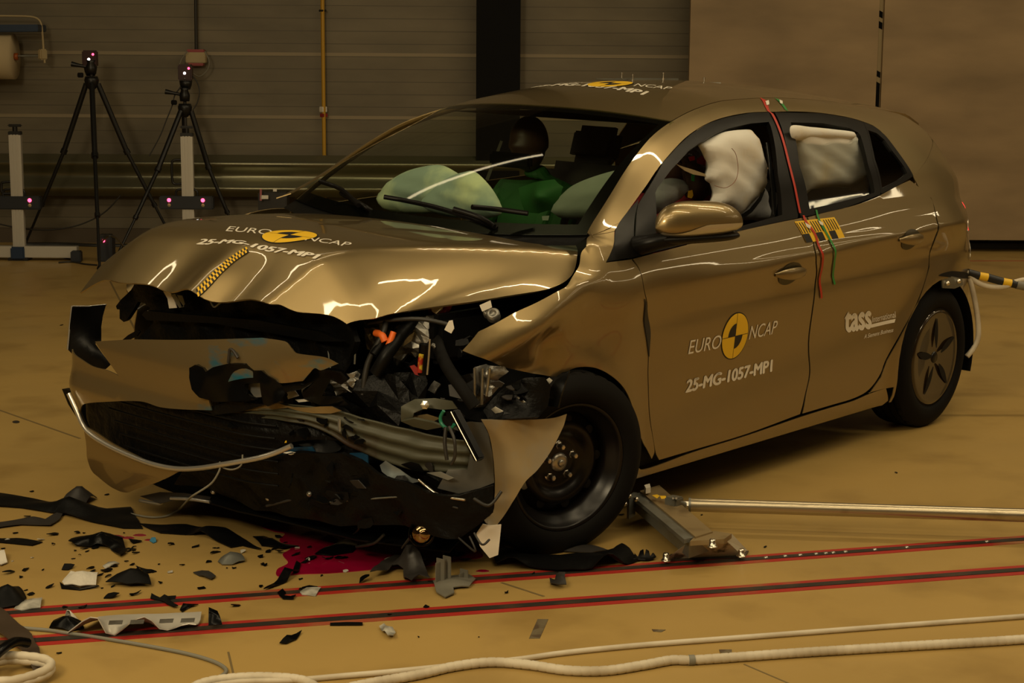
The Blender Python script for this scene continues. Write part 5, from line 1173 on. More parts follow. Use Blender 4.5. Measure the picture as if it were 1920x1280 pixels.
# crash test dummies (the near one looks out between the cushions)
def dummy(name, ox, oy, label, suit):
    root = empty(name); root.parent = None; root.rotation_euler = (-TR, 0, 0); tag(root, label, 'crash test dummy')
    J = {'pel': (ox, oy, .62, .14), 'wai': (ox-.04, oy, .78, .13), 'che': (ox-.06, oy, .98, .155), 'nk': (ox-.04, oy, 1.12, .06), 'nk2': (ox-.02, oy, 1.17, .055),
         'sL': (ox-.04, oy+.18, 1.05, .06), 'eL': (ox+.12, oy+.22, .84, .045), 'hL': (ox+.34, oy+.16, .88, .035), 'sR': (ox-.04, oy-.18, 1.05, .06), 'eR': (ox+.12, oy-.22, .84, .045), 'hR': (ox+.34, oy-.14, .88, .035),
         'kL': (ox+.42, oy+.10, .70, .075), 'aL': (ox+.70, oy+.10, .45, .05), 'kR': (ox+.42, oy-.10, .70, .075), 'aR': (ox+.70, oy-.10, .45, .05)}
    E_ = [('pel', 'wai'), ('wai', 'che'), ('che', 'nk'), ('nk', 'nk2'), ('che', 'sL'), ('sL', 'eL'), ('eL', 'hL'), ('che', 'sR'), ('sR', 'eR'), ('eR', 'hR'), ('pel', 'kL'), ('kL', 'aL'), ('pel', 'kR'), ('kR', 'aR')]
    ks = list(J); me = bpy.data.meshes.new('body'); me.from_pydata([J[k][:3] for k in ks], [(ks.index(a), ks.index(b_)) for a, b_ in E_], []); o = bpy.data.objects.new('body', me); COL.objects.link(o); o.parent = root
    me.materials.append(MATS[suit]); sk = o.modifiers.new('skin', 'SKIN'); 
    for i, k in enumerate(ks): me.skin_vertices[0].data[i].radius = (J[k][3], J[k][3]); me.skin_vertices[0].data[i].use_root = (i == 0)
    ss = o.modifiers.new('s', 'SUBSURF'); ss.levels = 2; ss.render_levels = 2
    # head: skull, brow, nose, chin
    V = []; n, k = 22, 28; c = (ox+.02, oy, 1.265)
    for i in range(n+1):
        a = math.pi*i/n
        for g in range(k):
            t = 2*math.pi*g/k; x = .098*math.sin(a)*math.cos(t); y = .076*math.sin(a)*math.sin(t); z = .118*math.cos(a)
            fr = max(0, math.cos(t))**2*math.sin(a)
            x += .016*fr*gs((z+.005)/.016)*(gs(y/.014))+.008*fr*gs((z+.075)/.02)-.008*fr*gs((z-.018)/.012)
            if z < -.03: x *= .9; y *= .88
            V.append((c[0]+x, c[1]+y, c[2]+z))
    mesh_obj('head', V, [(i*k+g, i*k+(g+1) % k, (i+1)*k+(g+1) % k, (i+1)*k+g) for i in range(n) for g in range(k)], 'dummy_brown', root, True); return root
d1 = dummy('crash_test_dummy', 1.36, .40, 'brown-headed crash test dummy behind the curtain airbag in the driver seat', 'red_cloth')
d2 = dummy('crash_test_dummy', 1.36, -.36, 'crash test dummy in green clothing in the passenger seat behind the windscreen', 'green_fabric')
hd = sheet('face_padding', px3([(1284, 292, 'y', .52), (1296, 280, 'y', .5), (1320, 272, 'y', .5), (1335, 300, 'y', .52), (1336, 345, 'y', .52), (1334, 382, 'y', .52), (1305, 380, 'y', .52), (1286, 370, 'y', .52), (1285, 330, 'y', .52)]), 'dummy_brown', d1, inner=px3([(1312, 330, 'y', .56), (1310, 300, 'y', .55), (1312, 360, 'y', .56)]), thick=.06, step=.015)
for nm, p, m in (('paint_mark', [(1291, 294), (1302, 292), (1303, 300), (1294, 302)], 'red_wet'), ('paint_mark', [(1307, 298), (1317, 291), (1325, 304), (1322, 311), (1308, 306)], 'red_wet'), ('paint_mark', [(1297, 327), (1303, 326), (1302, 340), (1297, 339)], 'green_tape'), ('paint_mark', [(1291, 358), (1298, 356), (1300, 366), (1297, 372), (1290, 370)], 'yellow')):
    sheet(nm, px3(p, 'y', .572), m, d1, thick=.002, step=.01)
sheet('shirt_front', px3([(1258, 398), (1275, 382), (1300, 380), (1325, 384), (1330, 400), (1280, 415)], 'y', .5), 'red_cloth', d1, thick=.03)
# passenger's green chest seen through the screen
sheet('chest_padding', px3([(972, 352), (1000, 342), (1040, 336), (1056, 350), (1052, 372), (1040, 392), (1010, 400), (985, 398)], 'x', 1.72), 'green_fabric', d2, inner=px3([(1012, 370, 'x', 1.80)]), thick=.05, step=.02)
# ---- roof measuring bar
root = empty('roof_rack_plate', (0, 0, 0), (-TR, 0, 0)); tag(root, 'thin metal mounting plate with upright bolts fixed on the car roof', 'mounting plate')
zr0 = lambda x, y: float(Roof(x, y))
def rp(px, py): u = hit('roof', px, py); return np.array([u[0], u[1], zr0(u[0], u[1])])
pl_c = [at(1118, 148, 'x', 1.15), at(1160, 150, 'x', 1.12), at(1270, 147, 'x', .9), at(1275, 153, 'x', .9), at(1345, 155, 'x', .85), at(1360, 160, 'x', .85)]
b = MB()
zb0 = 1.535
q0 = at(1160, 149, 'z', zb0+.005); 
def bxl(p, q, w, h, nm, m):
    p = np.array(p); q = np.array(q); d = q-p; L = np.linalg.norm(d); b = MB(); b.box((p+q)/2, (w, h, L), R=rotm(d/L, (0, 0, 1)), bev=.001); return b.build(nm, m, root)
def onray(px, py, x): return at(px, py, 'x', x)
bxl(onray(1155, 150, 1.05), onray(1272, 150.5, .75), .004, .018, 'mounting_plate', 'galvanised')
bxl(onray(1118, 148, 1.25), onray(1180, 149, 1.05), .006, .006, 'side_arm', 'galvanised')
bxl(onray(1270, 153, .80), onray(1352, 157, .72), .008, .010, 'side_arm', 'galvanised')
for px, py, x in ((1165.5, 145, 1.02), (1186, 148, 1.05), (1243.5, 145, .85), (1320, 154, .74)):
    p = onray(px, py+5, x); b = MB(); b.tube([p, p+np.array([0, 0, .032])], .003, 8); b.tube([p+np.array([0, 0, .0]), p+np.array([0, 0, .008])], .007, 6); b.tube([p+np.array([0, 0, .026]), p+np.array([0, 0, .032])], .006, 6); b.build('bolt', 'chrome', root)
mat('grey_plastic', (.16, .15, .12), .5); mat('rod_steel', (.50, .43, .30), .3, .9, noise=(5, (.26, .19, .10), .58, .70)); mat('beam_top', (.30, .22, .11), .5, .4, noise=(10, (.16, .11, .05), .5, .7)); mat('shoe_steel', (.48, .42, .30), .5, .1, noise=(14, (.07, .055, .03), .60, .68))
# ================================================================== TEST GEAR BEHIND THE CAR
def part_tube(name, pts, r, m, root, o0, n=10, smooth=True, sub=5, closed=False):
    pts = [np.array(p, float)-o0 for p in pts]; pts = catmull(pts, False, sub) if smooth and len(pts) > 2 else pts
    b = MB(); b.tube(pts, r, n, closed=closed); return b.build(name, m, root)
def tripod(apexpx, feetpx, headpx, label, seed):
    feet = [gr(*p) for p in feetpx]; c = sum(feet)/3; apex = depth_at(apexpx[0], apexpx[1], c); o0 = np.array([c[0], c[1], 0.0]); root = empty('tripod', tuple(o0)); tag(root, label, 'tripod', 'camera tripods by the guard rail')
    for f in feet:
        d = f-apex; p1 = apex+d*.40; p2 = apex+d*.72; s = np.array([d[0], d[1], 0]); s = s/np.linalg.norm(s)*.05
        b = MB(); b.tube([apex+s-o0, p1-o0], .022, 8); b.tube([p1-o0, p2-o0], .016, 8); b.tube([p2-o0, f-o0+np.array([0, 0, .012])], .011, 8); b.tube([p1-d*.012-o0, p1+d*.012-o0], .028, 10); b.tube([p2-d*.01-o0, p2+d*.01-o0], .022, 10)
        lg = b.build('leg', 'tripod_black', root); b = MB(); b.lathe([(0, 0), (.02, 0), (.022, .012), (.012, .03)], axis_o=f-o0, n=12); b.build('rubber_foot', 'rubber', lg)
    b = MB(); b.lathe([(0, .06), (.05, .06), (.06, .03), (.05, -.02), (.02, -.05)], axis_o=apex-o0, n=16); b.build('shoulder', 'tripod_black', root)
    top = depth_at(headpx[0], headpx[1], c)
    b = MB(); b.tube([apex-np.array([0, 0, .3])-o0, apex+np.array([0, 0, .12])-o0], .014, 10); b.build('centre_column', 'dark_grey', root)
    # pan head with handle
    hc = apex+np.array([0, 0, .13]); b = MB(); b.lathe([(0, -.05), (.04, -.05), (.045, 0), (.03, .04), (.04, .06), (0, .06)], axis_o=hc-o0, n=14); b.build('pan_head', 'tripod_black', root)
    b = MB(); hd = -RT*.16+np.array([0, 0, .03]); b.tube([hc-o0, hc+hd*.6-o0, hc+hd-o0], [.012, .014, .022], 8); b.build('pan_handle', 'tripod_black', root)
    b = MB(); b.box(hc+RT*-.09-o0-np.array([0, 0, .06]), (.04, .04, .04), bev=.006); b.build('lock_knob', 'tripod_black', root)
    # lamp unit on the head, standing on the tripod
    lr = empty('motion_sensor', tuple(top)); tag(lr, label.replace('tripod', 'box-shaped sensor head with red and white lights, on the tripod') if False else ('small black sensor head with red and white lights on the %s tripod' % ('left' if seed == 1 else 'right')), 'sensor')
    R3 = np.stack([RT*[1, 1, 0]/np.linalg.norm((RT*[1, 1, 0])), np.cross([0, 0, 1], RT*[1, 1, 0]/np.linalg.norm((RT*[1, 1, 0]))), np.array([0, 0, 1.])], 1)
    fr = -FW*[1, 1, 0]; fr = fr/np.linalg.norm(fr)
    b = MB(); b.box((0, 0, 0), (.115, .09, .135), R=R3, bev=.01); b.build('housing', 'sensor_case', lr)
    b = MB(); b.lathe([(0, -.14), (.035, -.14), (.05, -.10), (.055, -.066), (0, -.066)], n=16); b.build('neck', 'tripod_black', lr)
    rt = RT*[1, 1, 0]/np.linalg.norm(RT*[1, 1, 0])
    for dx, dz, m, r in ((.035, .035, 'led_red', .010), (0, -.005, 'led_white', .011), (0, -.05, 'galvanised', .007)):
        b = MB(); b.lathe([(0, .006), (r*.7, .004), (r, 0)], axis_o=fr*.047+rt*dx+np.array([0, 0, dz]), R=rotm(fr), n=14); b.build('indicator_light', m, lr)
    return top
mat('tripod_black', (.006, .006, .006), .4); mat('sensor_case', (.03, .004, .006), .35)
t1 = tripod((172, 157), [(187, 505), (44, 468), (334, 470)], (169, 110), 'tall black tripod on the left, standing between the two aluminium stands', 1)
t2 = tripod((347, 208), [(217, 488), (456, 470), (350, 468)], (348, 136), 'black tripod further right, its lower half hidden behind the car bonnet', 2)
def stand(px0, top_y, foot, label, boxpx, seed):
    g = gr(px0, foot); o0 = g.copy(); root = empty('profile_stand', tuple(g)); tag(root, label, 'stand', 'aluminium profile stands')
    zt = depth_at(px0-11, top_y, g)[2]; rt = RT*[1, 1, 0]; rt /= np.linalg.norm(rt); fr = np.cross(rt, [0, 0, 1]); fr = fr if fr@FW < 0 else -fr; R3 = np.stack([rt, fr, np.array([0, 0, 1.])], 1)
    def bx(name, c, sz, m, bev=0.0, par=root): b = MB(); b.box(R3@np.array(c), sz, R=R3, bev=bev); return b.build(name, m, par)
    b = MB(); b.box((0, 0, zt/2+.03), (.095, .05, zt-.06), R=R3, bev=.003)
    for sx in (-.024, .0, .024): b.box(R3@np.array((sx, .027, zt/2+.03)), (.012, .006, zt-.06), R=R3)
    b.build('upright', 'alu_profile', root)
    bx('end_cap', (0, 0, zt+.01), (.10, .055, .03), 'tripod_black', .004)
    k = MB(); k.tube([(0, 0, zt+.02), (0, 0, zt+.06)], .02, 10); k.box(R3@np.array((0, 0, zt+.07)), (.11, .03, .022), R=R3, bev=.008); k.build('clamp_knob', 'tripod_black', root)
    for cx in ((-.26, .26) if seed == 1 else (-.26, .26)): bx('foot_profile', (cx, .02, .07), (.42, .08, .09), 'alu_profile', .004)
    bx('corner_block', (0, .03, .06), (.11, .10, .10), 'blue_metal', .01)
    bx('foot_base', (0, .0, .012), (.16, .14, .024), 'tripod_black', .004)
    # glare shield handle
    c = depth_at(boxpx[0], boxpx[1], g)-g; br = empty('marker_light_bar', tuple(g+c)); tag(br, 'dark bar with glowing red lights clamped on the %s aluminium stand' % ('left' if seed == 1 else 'right'), 'light bar')
    b = MB(); b.box(R3@np.array((0, .08, 0)), (.43, .08, .105), R=R3, bev=.008); b.build('housing', 'sensor_blue', br)
    for sx in ((-.135, .135) if seed == 2 else (.135,)):
        b = MB(); b.lathe([(0, .006), (.012, .005), (.016, 0)], axis_o=R3@np.array((sx, .122, .022)), R=rotm(fr), n=14); b.build('indicator_light', 'led_red', br)
        b = MB(); b.lathe([(0, .006), (.010, .004), (.014, 0)], axis_o=R3@np.array((sx, .122, -.018)), R=rotm(fr), n=14); b.build('indicator_lens', 'box_beige', br)
    part_tube('carry_handle', [R3@np.array(p) for p in ((-.085, .08, .05), (-.085, .08, .085), (-.06, .08, .105), (.06, .08, .105), (.085, .08, .085), (.085, .08, .05))], .009, 'tripod_black', br, np.zeros(3))
    hz = .62 if seed == 2 else .30
    part_tube('side_handle', [R3@np.array(p) for p in ((-.05, 0, c[2]+hz*.55), (-.11, 0, c[2]+hz*.55-.005), (-.125, 0, c[2]+hz*.5), (-.125, 0, c[2]+hz*.3), (-.11, 0, c[2]+hz*.24), (-.05, 0, c[2]+hz*.24))], .010, 'tripod_black', root, np.zeros(3))
mat('alu_profile', (.55, .52, .46), .4, .4); mat('sensor_blue', (.012, .015, .022), .45)
stand(38, 250, 487, 'tall aluminium profile stand at the left edge with a cross foot on the floor', (32, 378), 1)
stand(356, 253, 487, 'tall aluminium profile stand beside the right tripod, foot hidden behind the car', (354, 378), 2)
# paper roll holder on the wall at the top left
def roll_holder():
    o = .35; o0 = wat(0, 60, o); root = empty('roll_holder', tuple(o0)); tag(root, 'blue-topped paper roll holder with pale bent tube frame at the upper left edge', 'roll holder'); P = lambda x, y, d=o: wat(x, y, d)
    a, b_ = P(-60, 54)-o0, P(79, 53)-o0; d = (b_-a)/np.linalg.norm(b_-a); b = MB(); b.box((a+b_)/2, (.28, .060, np.linalg.norm(b_-a)), R=np.stack([np.cross(d, [0, 0, 1.]), [0, 0, 1.], d], 1), bev=.006); b.build('tray', 'blue_metal', root)
    part_tube('tube_frame', [P(-40, 30), P(20, 30), P(62, 32), P(76, 42), P(80, 70), P(82, 100), P(84, 118)], .009, 'box_beige', root, o0)
    part_tube('roll_spindle', [P(-20, 105), P(78, 105)], .008, 'galvanised', root, o0, smooth=False)
    b = MB(); b.box(P(80, 102)-o0, (.07, .05, .09), bev=.01); b.build('end_bracket', 'box_beige', root)
    q = MB(); p0 = P(-60, 106)-o0; p1 = P(27, 106)-o0; dd = (p1-p0)/np.linalg.norm(p1-p0); q.lathe([(.02, 0), (.19, 0), (.19, np.linalg.norm(p1-p0)), (.02, np.linalg.norm(p1-p0))], axis_o=p0, R=rotm(dd), n=40)
    r = q.build('paper_roll', 'paper'); r.location = tuple(o0); tag(r, 'large beige paper roll hanging in the blue-topped holder', 'paper roll')
    b = MB(); b.lathe([(.0, 0), (.03, 0), (.03, .03), (0, .03)], axis_o=p1, R=rotm(dd), n=20); b.build('roll_core', 'orange_dark', r)
roll_holder()
def gbox(name, px, py, sz, m, label, cat, off=0.0, bev=.008, rot=None):
    g = gr(px, py); root = MB(); R3 = np.array(Matrix.Rotation(_lz if rot is None else rot, 3, 'Z')); root.box((0, 0, sz[2]/2), sz, R=R3, bev=bev); o = root.build(name, m); o.location = tuple(g); return tag(o, label, cat)
bx1 = gbox('power_box', 200, 489, (.12, .14, .20), 'sensor_blue', 'dark power box with a tiny red light beside the left tripod foot', 'box')
b = MB(); b.lathe([(0, .004), (.012, 0)], axis_o=-FW*[1, 1, 0]*.085+np.array([0, 0, .17]), R=rotm(-FW*[1, 1, 0]), n=12); b.build('indicator_light', 'led_red', bx1)
b = MB(); b.box((0, 0, .205), (.09, .10, .02), R=np.array(Matrix.Rotation(_lz, 3, 'Z')), bev=.004); b.build('lid', 'cable_dark', bx1)
gbox('adaptor', 144, 491, (.08, .08, .09), 'sensor_blue', 'small dark power adaptor on the floor left of the power box', 'adaptor')
gbox('cable_reel', 78, 446, (.12, .07, .05), 'cable_dark', 'small dark clip on the floor edge behind the left tripod', 'clip')
gbox('floor_block', 1880, 464, (.30, .10, .10), 'sensor_blue', 'dark block lying under the tan partition at the right edge', 'block')
rb = gbox('equipment_box', 515, 470, (.24, .20, .50), 'cable_dark', 'dark box with a red edge and white label behind the bonnet', 'box')
c0 = gr(515, 470); 
for nm, p, m in (('edge_strip', [(487, 354), (491, 354), (491, 376), (487, 376)], 'red_plastic'), ('box_label', [(489, 366), (503, 366), (503, 373), (489, 373)], 'white'), ('box_label', [(512, 354), (519, 354), (519, 359), (512, 359)], 'white')):
    pts = [depth_at(x, y, c0-FW*.26)-c0 for x, y in p]; mesh_obj(nm, pts, [(0, 1, 2, 3)], m, rb)
CB = lambda lst: [gr(x, y, .006) for x, y in lst]
WB_ = lambda lst, o=.6: [wat(x, y, o) for x, y in lst]
thing_tube('cable', WB_([(-5, 419), (40, 428), (90, 431), (140, 424), (180, 408), (205, 390), (226, 366)], 1.0), .006, 'cable_dark', 'dark cable sagging across the wall behind the left tripod legs', 'cable')
thing_tube('cable', [depth_at(x, y, t2) for x, y in ((343, 150), (337, 165), (328, 178), (322, 200), (312, 225), (300, 255), (280, 292))], .005, 'cable_dark', 'dark cable hanging from the right sensor head down to the guard rail', 'cable')
thing_tube('cable', [depth_at(x, y, t2) for x, y in ((360, 141), (370, 155), (374, 172), (370, 192), (361, 207))], .005, 'cable_dark', 'short dark cable looping from the right sensor head to its tripod', 'cable')
thing_tube('cable', WB_([(352, 96), (340, 112), (336, 130), (350, 128), (372, 143), (388, 132), (392, 115), (384, 96)], .2), .005, 'cable_grey', 'thin grey cable looped around the junction box', 'cable')
thing_tube('cable', CB([(100, 468), (112, 480), (130, 485), (140, 489)]), .007, 'cable_dark', 'dark cable leading from the stand foot to the small adaptor', 'cable')
thing_tube('cable', CB([(110, 492), (135, 491), (160, 495), (182, 497)]), .007, 'cable_dark', 'dark cable lying between the adaptor and the left tripod foot', 'cable')
thing_tube('cable', [gr(190, 455, .35), gr(196, 448, .42), gr(206, 442, .46), gr(218, 446, .42), gr(232, 462, .1)], .006, 'cable_dark', 'dark cable arching out of the power box', 'cable')
thing_tube('floor_tube', CB([(48, 459), (120, 459), (180, 461), (255, 461)]), .022, 'cable_dark', 'black tube lying on the floor along the wall foot', 'tube')
# ================================================================== FLOOR MARKS AND RAILS
def strip(name, pxs, w, m, z, label=None, cat=None, h=.002):
    pg = [gr(x, y)[:2] for x, y in pxs]
    if name in ('trim_5', 'trim_6', 'trim_7', 'trim_8'): dd = (pg[1]-pg[0])/np.linalg.norm(pg[1]-pg[0]); pg = [pg[0]-dd*2.5, pg[1]+dd*5]
    c = resample(pg, 2 if len(pxs) == 2 else 30); t = np.gradient(c, axis=0); t /= np.linalg.norm(t, axis=1)[:, None]; nn = np.stack([-t[:, 1], t[:, 0]], 1); n = len(c); V = []
    o0 = np.array([c[0][0], c[0][1], 0])
    for i in range(n):
        for s_, zz in ((-1, 0), (-1, z), (1, z), (1, 0)): V.append((c[i][0]+nn[i][0]*w/2*s_-o0[0], c[i][1]+nn[i][1]*w/2*s_-o0[1], zz))
    F = [(i*4+k, i*4+(k+1) % 4, (i+1)*4+(k+1) % 4, (i+1)*4+k) for i in range(n-1) for k in range(4)]+[(0, 1, 2, 3), (4*n-1, 4*n-2, 4*n-3, 4*n-4)]
    o = mesh_obj(name, V, F, m); o.location = tuple(o0); return o
mat('rail_red', (.36, .02, .012), .5, noise=(3.0, (.28, .12, .045), .60, .72)); mat('rail_slot', (.022, .018, .013), .5, noise=(8, (.06, .035, .02), .5, .7)); mat('joint_dark', (.16, .11, .04), .6)
def xl(p, q, x): return p[1]+(q[1]-p[1])*(x-p[0])/(q[0]-p[0])
k = 4
for nm, p, q, wr_, ws_ in (('trim_5', (-60, 1210), (1980, 1064), .092, .034), ('trim_6', (-60, 1155), (1980, 1007), .085, .030)):
    a = strip(nm, [p, q], wr_, 'rail_red', .0012); tag(a, kind='structure'); a = strip('trim_%d' % (k+3), [p, q], ws_, 'rail_slot', .003); tag(a, kind='structure'); k += 1
k = 9
for pts, w in (([(1800, 489), (1980, 489)], .03), ):
    tag(strip('trim_%d' % k, pts, w, 'rail_red', .001), kind='structure'); k += 1
for pts, w in (([(-20, 762), (150, 822)], .012), ([(195, 505), (275, 660)], .012), ([(428, 1222), (446, 1300)], .006), ([(1395, 1245), (1500, 1290)], .006), ([(940, 1092), (1020, 1118)], .010)):
    tag(strip('trim_%d' % k, pts, w, 'joint_dark', .0008), kind='structure'); k += 1
# rail bolts
for i, x in enumerate((1436, 1472, 1500, 1530, 1548, 1562, 1585, 1640, 1700, 1850)):
    y = xl((-60, 1155), (1980, 1007), x); b = MB(); b.lathe([(0, .004), (.006, .004), (.008, .001), (.008, 0)], n=12); o = b.build('rail_bolt', 'aluminium'); g = gr(x, y); o.location = (g[0], g[1], .003)
    tag(o, 'small shiny bolt head set in the dark slot of the far rail', 'bolt', 'bolts in the far floor rail')
# patches of tape and marks
def gpatch(name, pts, m, label, cat, th=.0015, group=None):
    P = [gr(x, y) for x, y in pts]; c = sum(P)/len(P); V = [(p[0]-c[0], p[1]-c[1], th) for p in P]+[(p[0]-c[0], p[1]-c[1], 0) for p in P]; n = len(P)
    o = mesh_obj(name, V, [tuple(range(n)), tuple(range(2*n-1, n-1, -1))]+[(i, n+i, n+(i+1) % n, (i+1) % n) for i in range(n)], m); o.location = (c[0], c[1], 0); return tag(o, label, cat, group)
mat('tape_grey', (.15, .12, .07), .4, noise=(20, (.09, .06, .035), .45, .55))
gpatch('tape_strip', [(1008, 1161), (1028, 1161), (1012, 1197), (992, 1197)], 'tape_grey', 'worn grey tape strip stuck on the floor near the front rail', 'tape')
gpatch('tape_strip', [(1222, 1180), (1248, 1181), (1240, 1185), (1225, 1184)], 'tape_grey', 'small grey oval tape scrap on the floor above the white hoses', 'tape')
gpatch('tape_strip', [(1348, 1218), (1372, 1218), (1372, 1224), (1350, 1224)], 'tape_grey', 'small grey tape scrap beside the thick white hose', 'tape')
0 and gpatch('rust_stain', [(1345, 976), (1378, 975), (1372, 984), (1350, 1000), (1338, 1002)], 'tape_grey', 'faint brown tyre scuff on the floor below the steel rod', 'stain', .0006)
gpatch('floor_disc', [(30+7*math.cos(a), 791+2.5*math.sin(a)) for a in np.linspace(0, 6.28, 14)[:-1]], 'rail_slot', 'small dark round floor plug near the left edge', 'floor plug')
# coolant puddle: one poured film with a raised rim
pud = catmull([gr(x, y)[:2] for x, y in [(492, 984), (512, 996), (534, 1001), (524, 1014), (545, 1028), (530, 1040), (540, 1056), (520, 1068), (522, 1081), (560, 1077), (620, 1075), (680, 1070), (740, 1064), (800, 1062), (850, 1052), (905, 1044), (880, 1024), (820, 1010), (740, 990), (640, 972), (560, 968)]])
V2, F2 = cdt(pud, .06); pc = np.array([V2[:, 0].mean(), V2[:, 1].mean()]); n = len(V2); 
P = np.array([(x-pc[0], y-pc[1], .0025) for x, y in V2]); o = shell('coolant_puddle', P, np.tile([0, 0, 1.], (n, 1)), F2, 'coolant', None, .0025); o.location = (pc[0], pc[1], 0.0); tag(o, 'spilled magenta coolant puddle under the crushed front of the car', 'puddle')
for i, (x, y, r) in enumerate([(190, 1002, .02), (215, 1006, .03), (240, 1008, .02), (262, 1003, .02), (280, 1012, .015), (905, 1070, .02)]):
    gpatch('coolant_drop', [(x+r*600*math.cos(a)*(1+.2*math.sin(3*a)), y+r*110*math.sin(a)) for a in np.linspace(0, 6.28, 12)[:-1]], 'coolant', 'small pink coolant splash on the floor left of the puddle' if x < 500 else 'small pink coolant splash just right of the puddle edge', 'splash', .001, 'pink coolant splashes left of the puddle' if x < 500 else None)
# ---- hoses and cables in the foreground
def hose_things(name, pts, r, m, label, cat, rib=None, z=None):
    P = catmull([gr(x, y, (r if z is None else z)) for x, y in pts], False, 10); L = resample(P, max(60, int(np.linalg.norm(np.diff(np.array(P), axis=0), axis=1).sum()/.004) if rib else 120)); o0 = L[0].copy()
    rr = [r*(1+(.0 if not rib else (-.10 if (i % rib) == 0 else 0))) for i in range(len(L))]; b = MB(); b.tube([p-o0 for p in L], rr, 12); o = b.build(name, m); o.location = tuple(o0); tag(o, label, cat); return o, L, o0
h1, L1, o1 = hose_things('wrapped_hose', [(640, 1292), (701, 1279), (781, 1265), (851, 1249), (922, 1241), (992, 1246), (1062, 1256), (1133, 1257), (1203, 1247), (1259, 1237), (1297, 1237), (1400, 1230), (1500, 1223), (1700, 1211), (1960, 1195), (2500, 1150), (3300, 1110)], .0135, 'hose_white', 'thick white tape-wrapped hose snaking across the foreground floor', 'hose', 6)
i0 = int(np.argmin(np.linalg.norm(L1-gr(1297, 1237, .0135), axis=1))); b = MB(); b.tube([p-o1 for p in L1[i0-2:i0+3]], .0148, 12); b.build('tape_wrap', 'cable_grey', h1)
hose_things('thin_hose', [(330, 1300), (437, 1279), (547, 1275), (640, 1267), (734, 1259), (875, 1245), (969, 1236), (1062, 1223), (1203, 1209), (1400, 1194), (1650, 1175), (1960, 1152), (2500, 1110), (3300, 1060)], .008, 'hose_white', 'thin smooth white hose running behind the thick one in the foreground', 'hose')
hose_things('wrapped_hose', [(330, 1310), (376, 1281), (437, 1270), (503, 1268), (570, 1275), (610, 1300)], .012, 'hose_white', 'short arch of white tape-wrapped hose at the bottom edge left of centre', 'hose', 6)
hose_things('grey_cable', [(20, 1172), (44, 1177), (90, 1181), (122, 1186), (166, 1192), (262, 1208), (350, 1225), (403, 1241), (424, 1256), (411, 1269), (372, 1284), (330, 1300)], .0055, 'cable_grey', 'thin grey cable curving over the floor beside the aluminium strip', 'cable')
sc_ = [at(480, 858, 'x', 3.42), at(498, 872, 'x', 3.44), at(512, 880, 'x', 3.44), at(524, 868, 'x', 3.42), at(522, 852, 'x', 3.40)]
w_ = lambda p: MB_@p
thing_tube('sensor_cable', [w_(at(415, 868, 'x', 3.46)), w_(at(410, 885, 'x', 3.47)), w_(at(395, 907, 'x', 3.48)), w_(at(360, 930, 'x', 3.50)), gr(335, 955, .02), gr(312, 967, .006), gr(280, 969, .006), gr(240, 962, .006), gr(190, 955, .006), gr(148, 958, .006)], .0035, 'cable_grey', 'thin grey sensor cable hanging from the grille trim down to the debris', 'cable')
thing_tube('sensor_cable', [w_(at(412, 866, 'x', 3.455)), w_(at(418, 876, 'x', 3.46)), w_(at(436, 880, 'x', 3.46)), w_(at(452, 872, 'x', 3.455)), w_(at(455, 852, 'x', 3.45))], .003, 'cable_grey', 'small grey cable loop hooked over the grille trim', 'cable')
# coil at the lower left corner
cc = gr(30, 1275); 
def coil():
    pts = []
    for i in range(90):
        a = i/90*2*math.pi*1.9; r = .085+.006*math.sin(3*a); pts.append((r*math.cos(a), r*math.sin(a), .014+.024*i/90+.004))
    b = MB(); b.tube(pts, [.0125*(1-.10*(i % 3 == 0)) for i in range(90)], 12); o = b.build('hose_coil', 'hose_white'); o.location = (cc[0]+.0, cc[1], 0); tag(o, 'coil of white tape-wrapped hose at the lower left corner', 'hose')
coil()
cb_ = gr(18, 1262); b = MB(); b.tube(catmull([(-.09, -.05, .05), (-.04, -.03, .07), (.02, .0, .072), (.06, .02, .06), (.08, .05, .03)], False), .014, 10); o = b.build('black_connector', 'black_gloss'); o.location = (cb_[0], cb_[1], .0); tag(o, 'black cable connector lying on the hose coil', 'connector')
# ---- steel rod, hinge bracket and rail shoe right of the front wheel
rod0, rod1 = gr(1292, 946, .095), gr(1990, 968, .095)
o0 = np.array([rod0[0], rod0[1], 0]); root = empty('steel_rod', tuple(o0)); tag(root, 'long steel tube lying from the hinge bracket to the right edge of the photo', 'rod')
d = (rod1-rod0)/np.linalg.norm(rod1-rod0)
b = MB(); b.tube([rod0-d*.002-o0, rod0+d*.006-o0], .0255, 28); b.build('end_ring', 'galvanised', root)
part_tube('threaded_end', [rod0-d*.05, rod0], .007, 'aluminium', root, o0, 12, False)
b = MB(); b.lathe([(0, 0), (.016, 0), (.016, .016), (0, .016)], axis_o=rod0-d*.018-o0, R=rotm(d), n=6, sm=False); b.build('lock_nut', 'chrome', root)
part_tube('support_block', [rod1-np.array([0, 0, .095]), rod1], .02, 'galvanised', root, o0, 8, False)
def prism(name, top, zt, zb, m, root, o0, bot=None):
    T = [gr(x, y, zt) for x, y in top]; B = [np.array([p[0], p[1], zb]) for p in T] if bot is None else [gr(x, y, zb) for x, y in bot]; n = len(T)
    return mesh_obj(name, [p-o0 for p in T+B], [tuple(range(n)), tuple(range(2*n-1, n-1, -1))]+[(i, n+i, n+(i+1) % n, (i+1) % n) for i in range(n)], m, root)
o0 = gr(1320, 1045); root = empty('hinged_beam', tuple(o0)); tag(root, 'galvanised hinged steel beam bolted to a rail shoe beside the front wheel', 'beam')
prism('beam', [(1192, 925), (1236, 911), (1334, 996), (1292, 1010)], .100, .035, 'galvanised', root, o0)
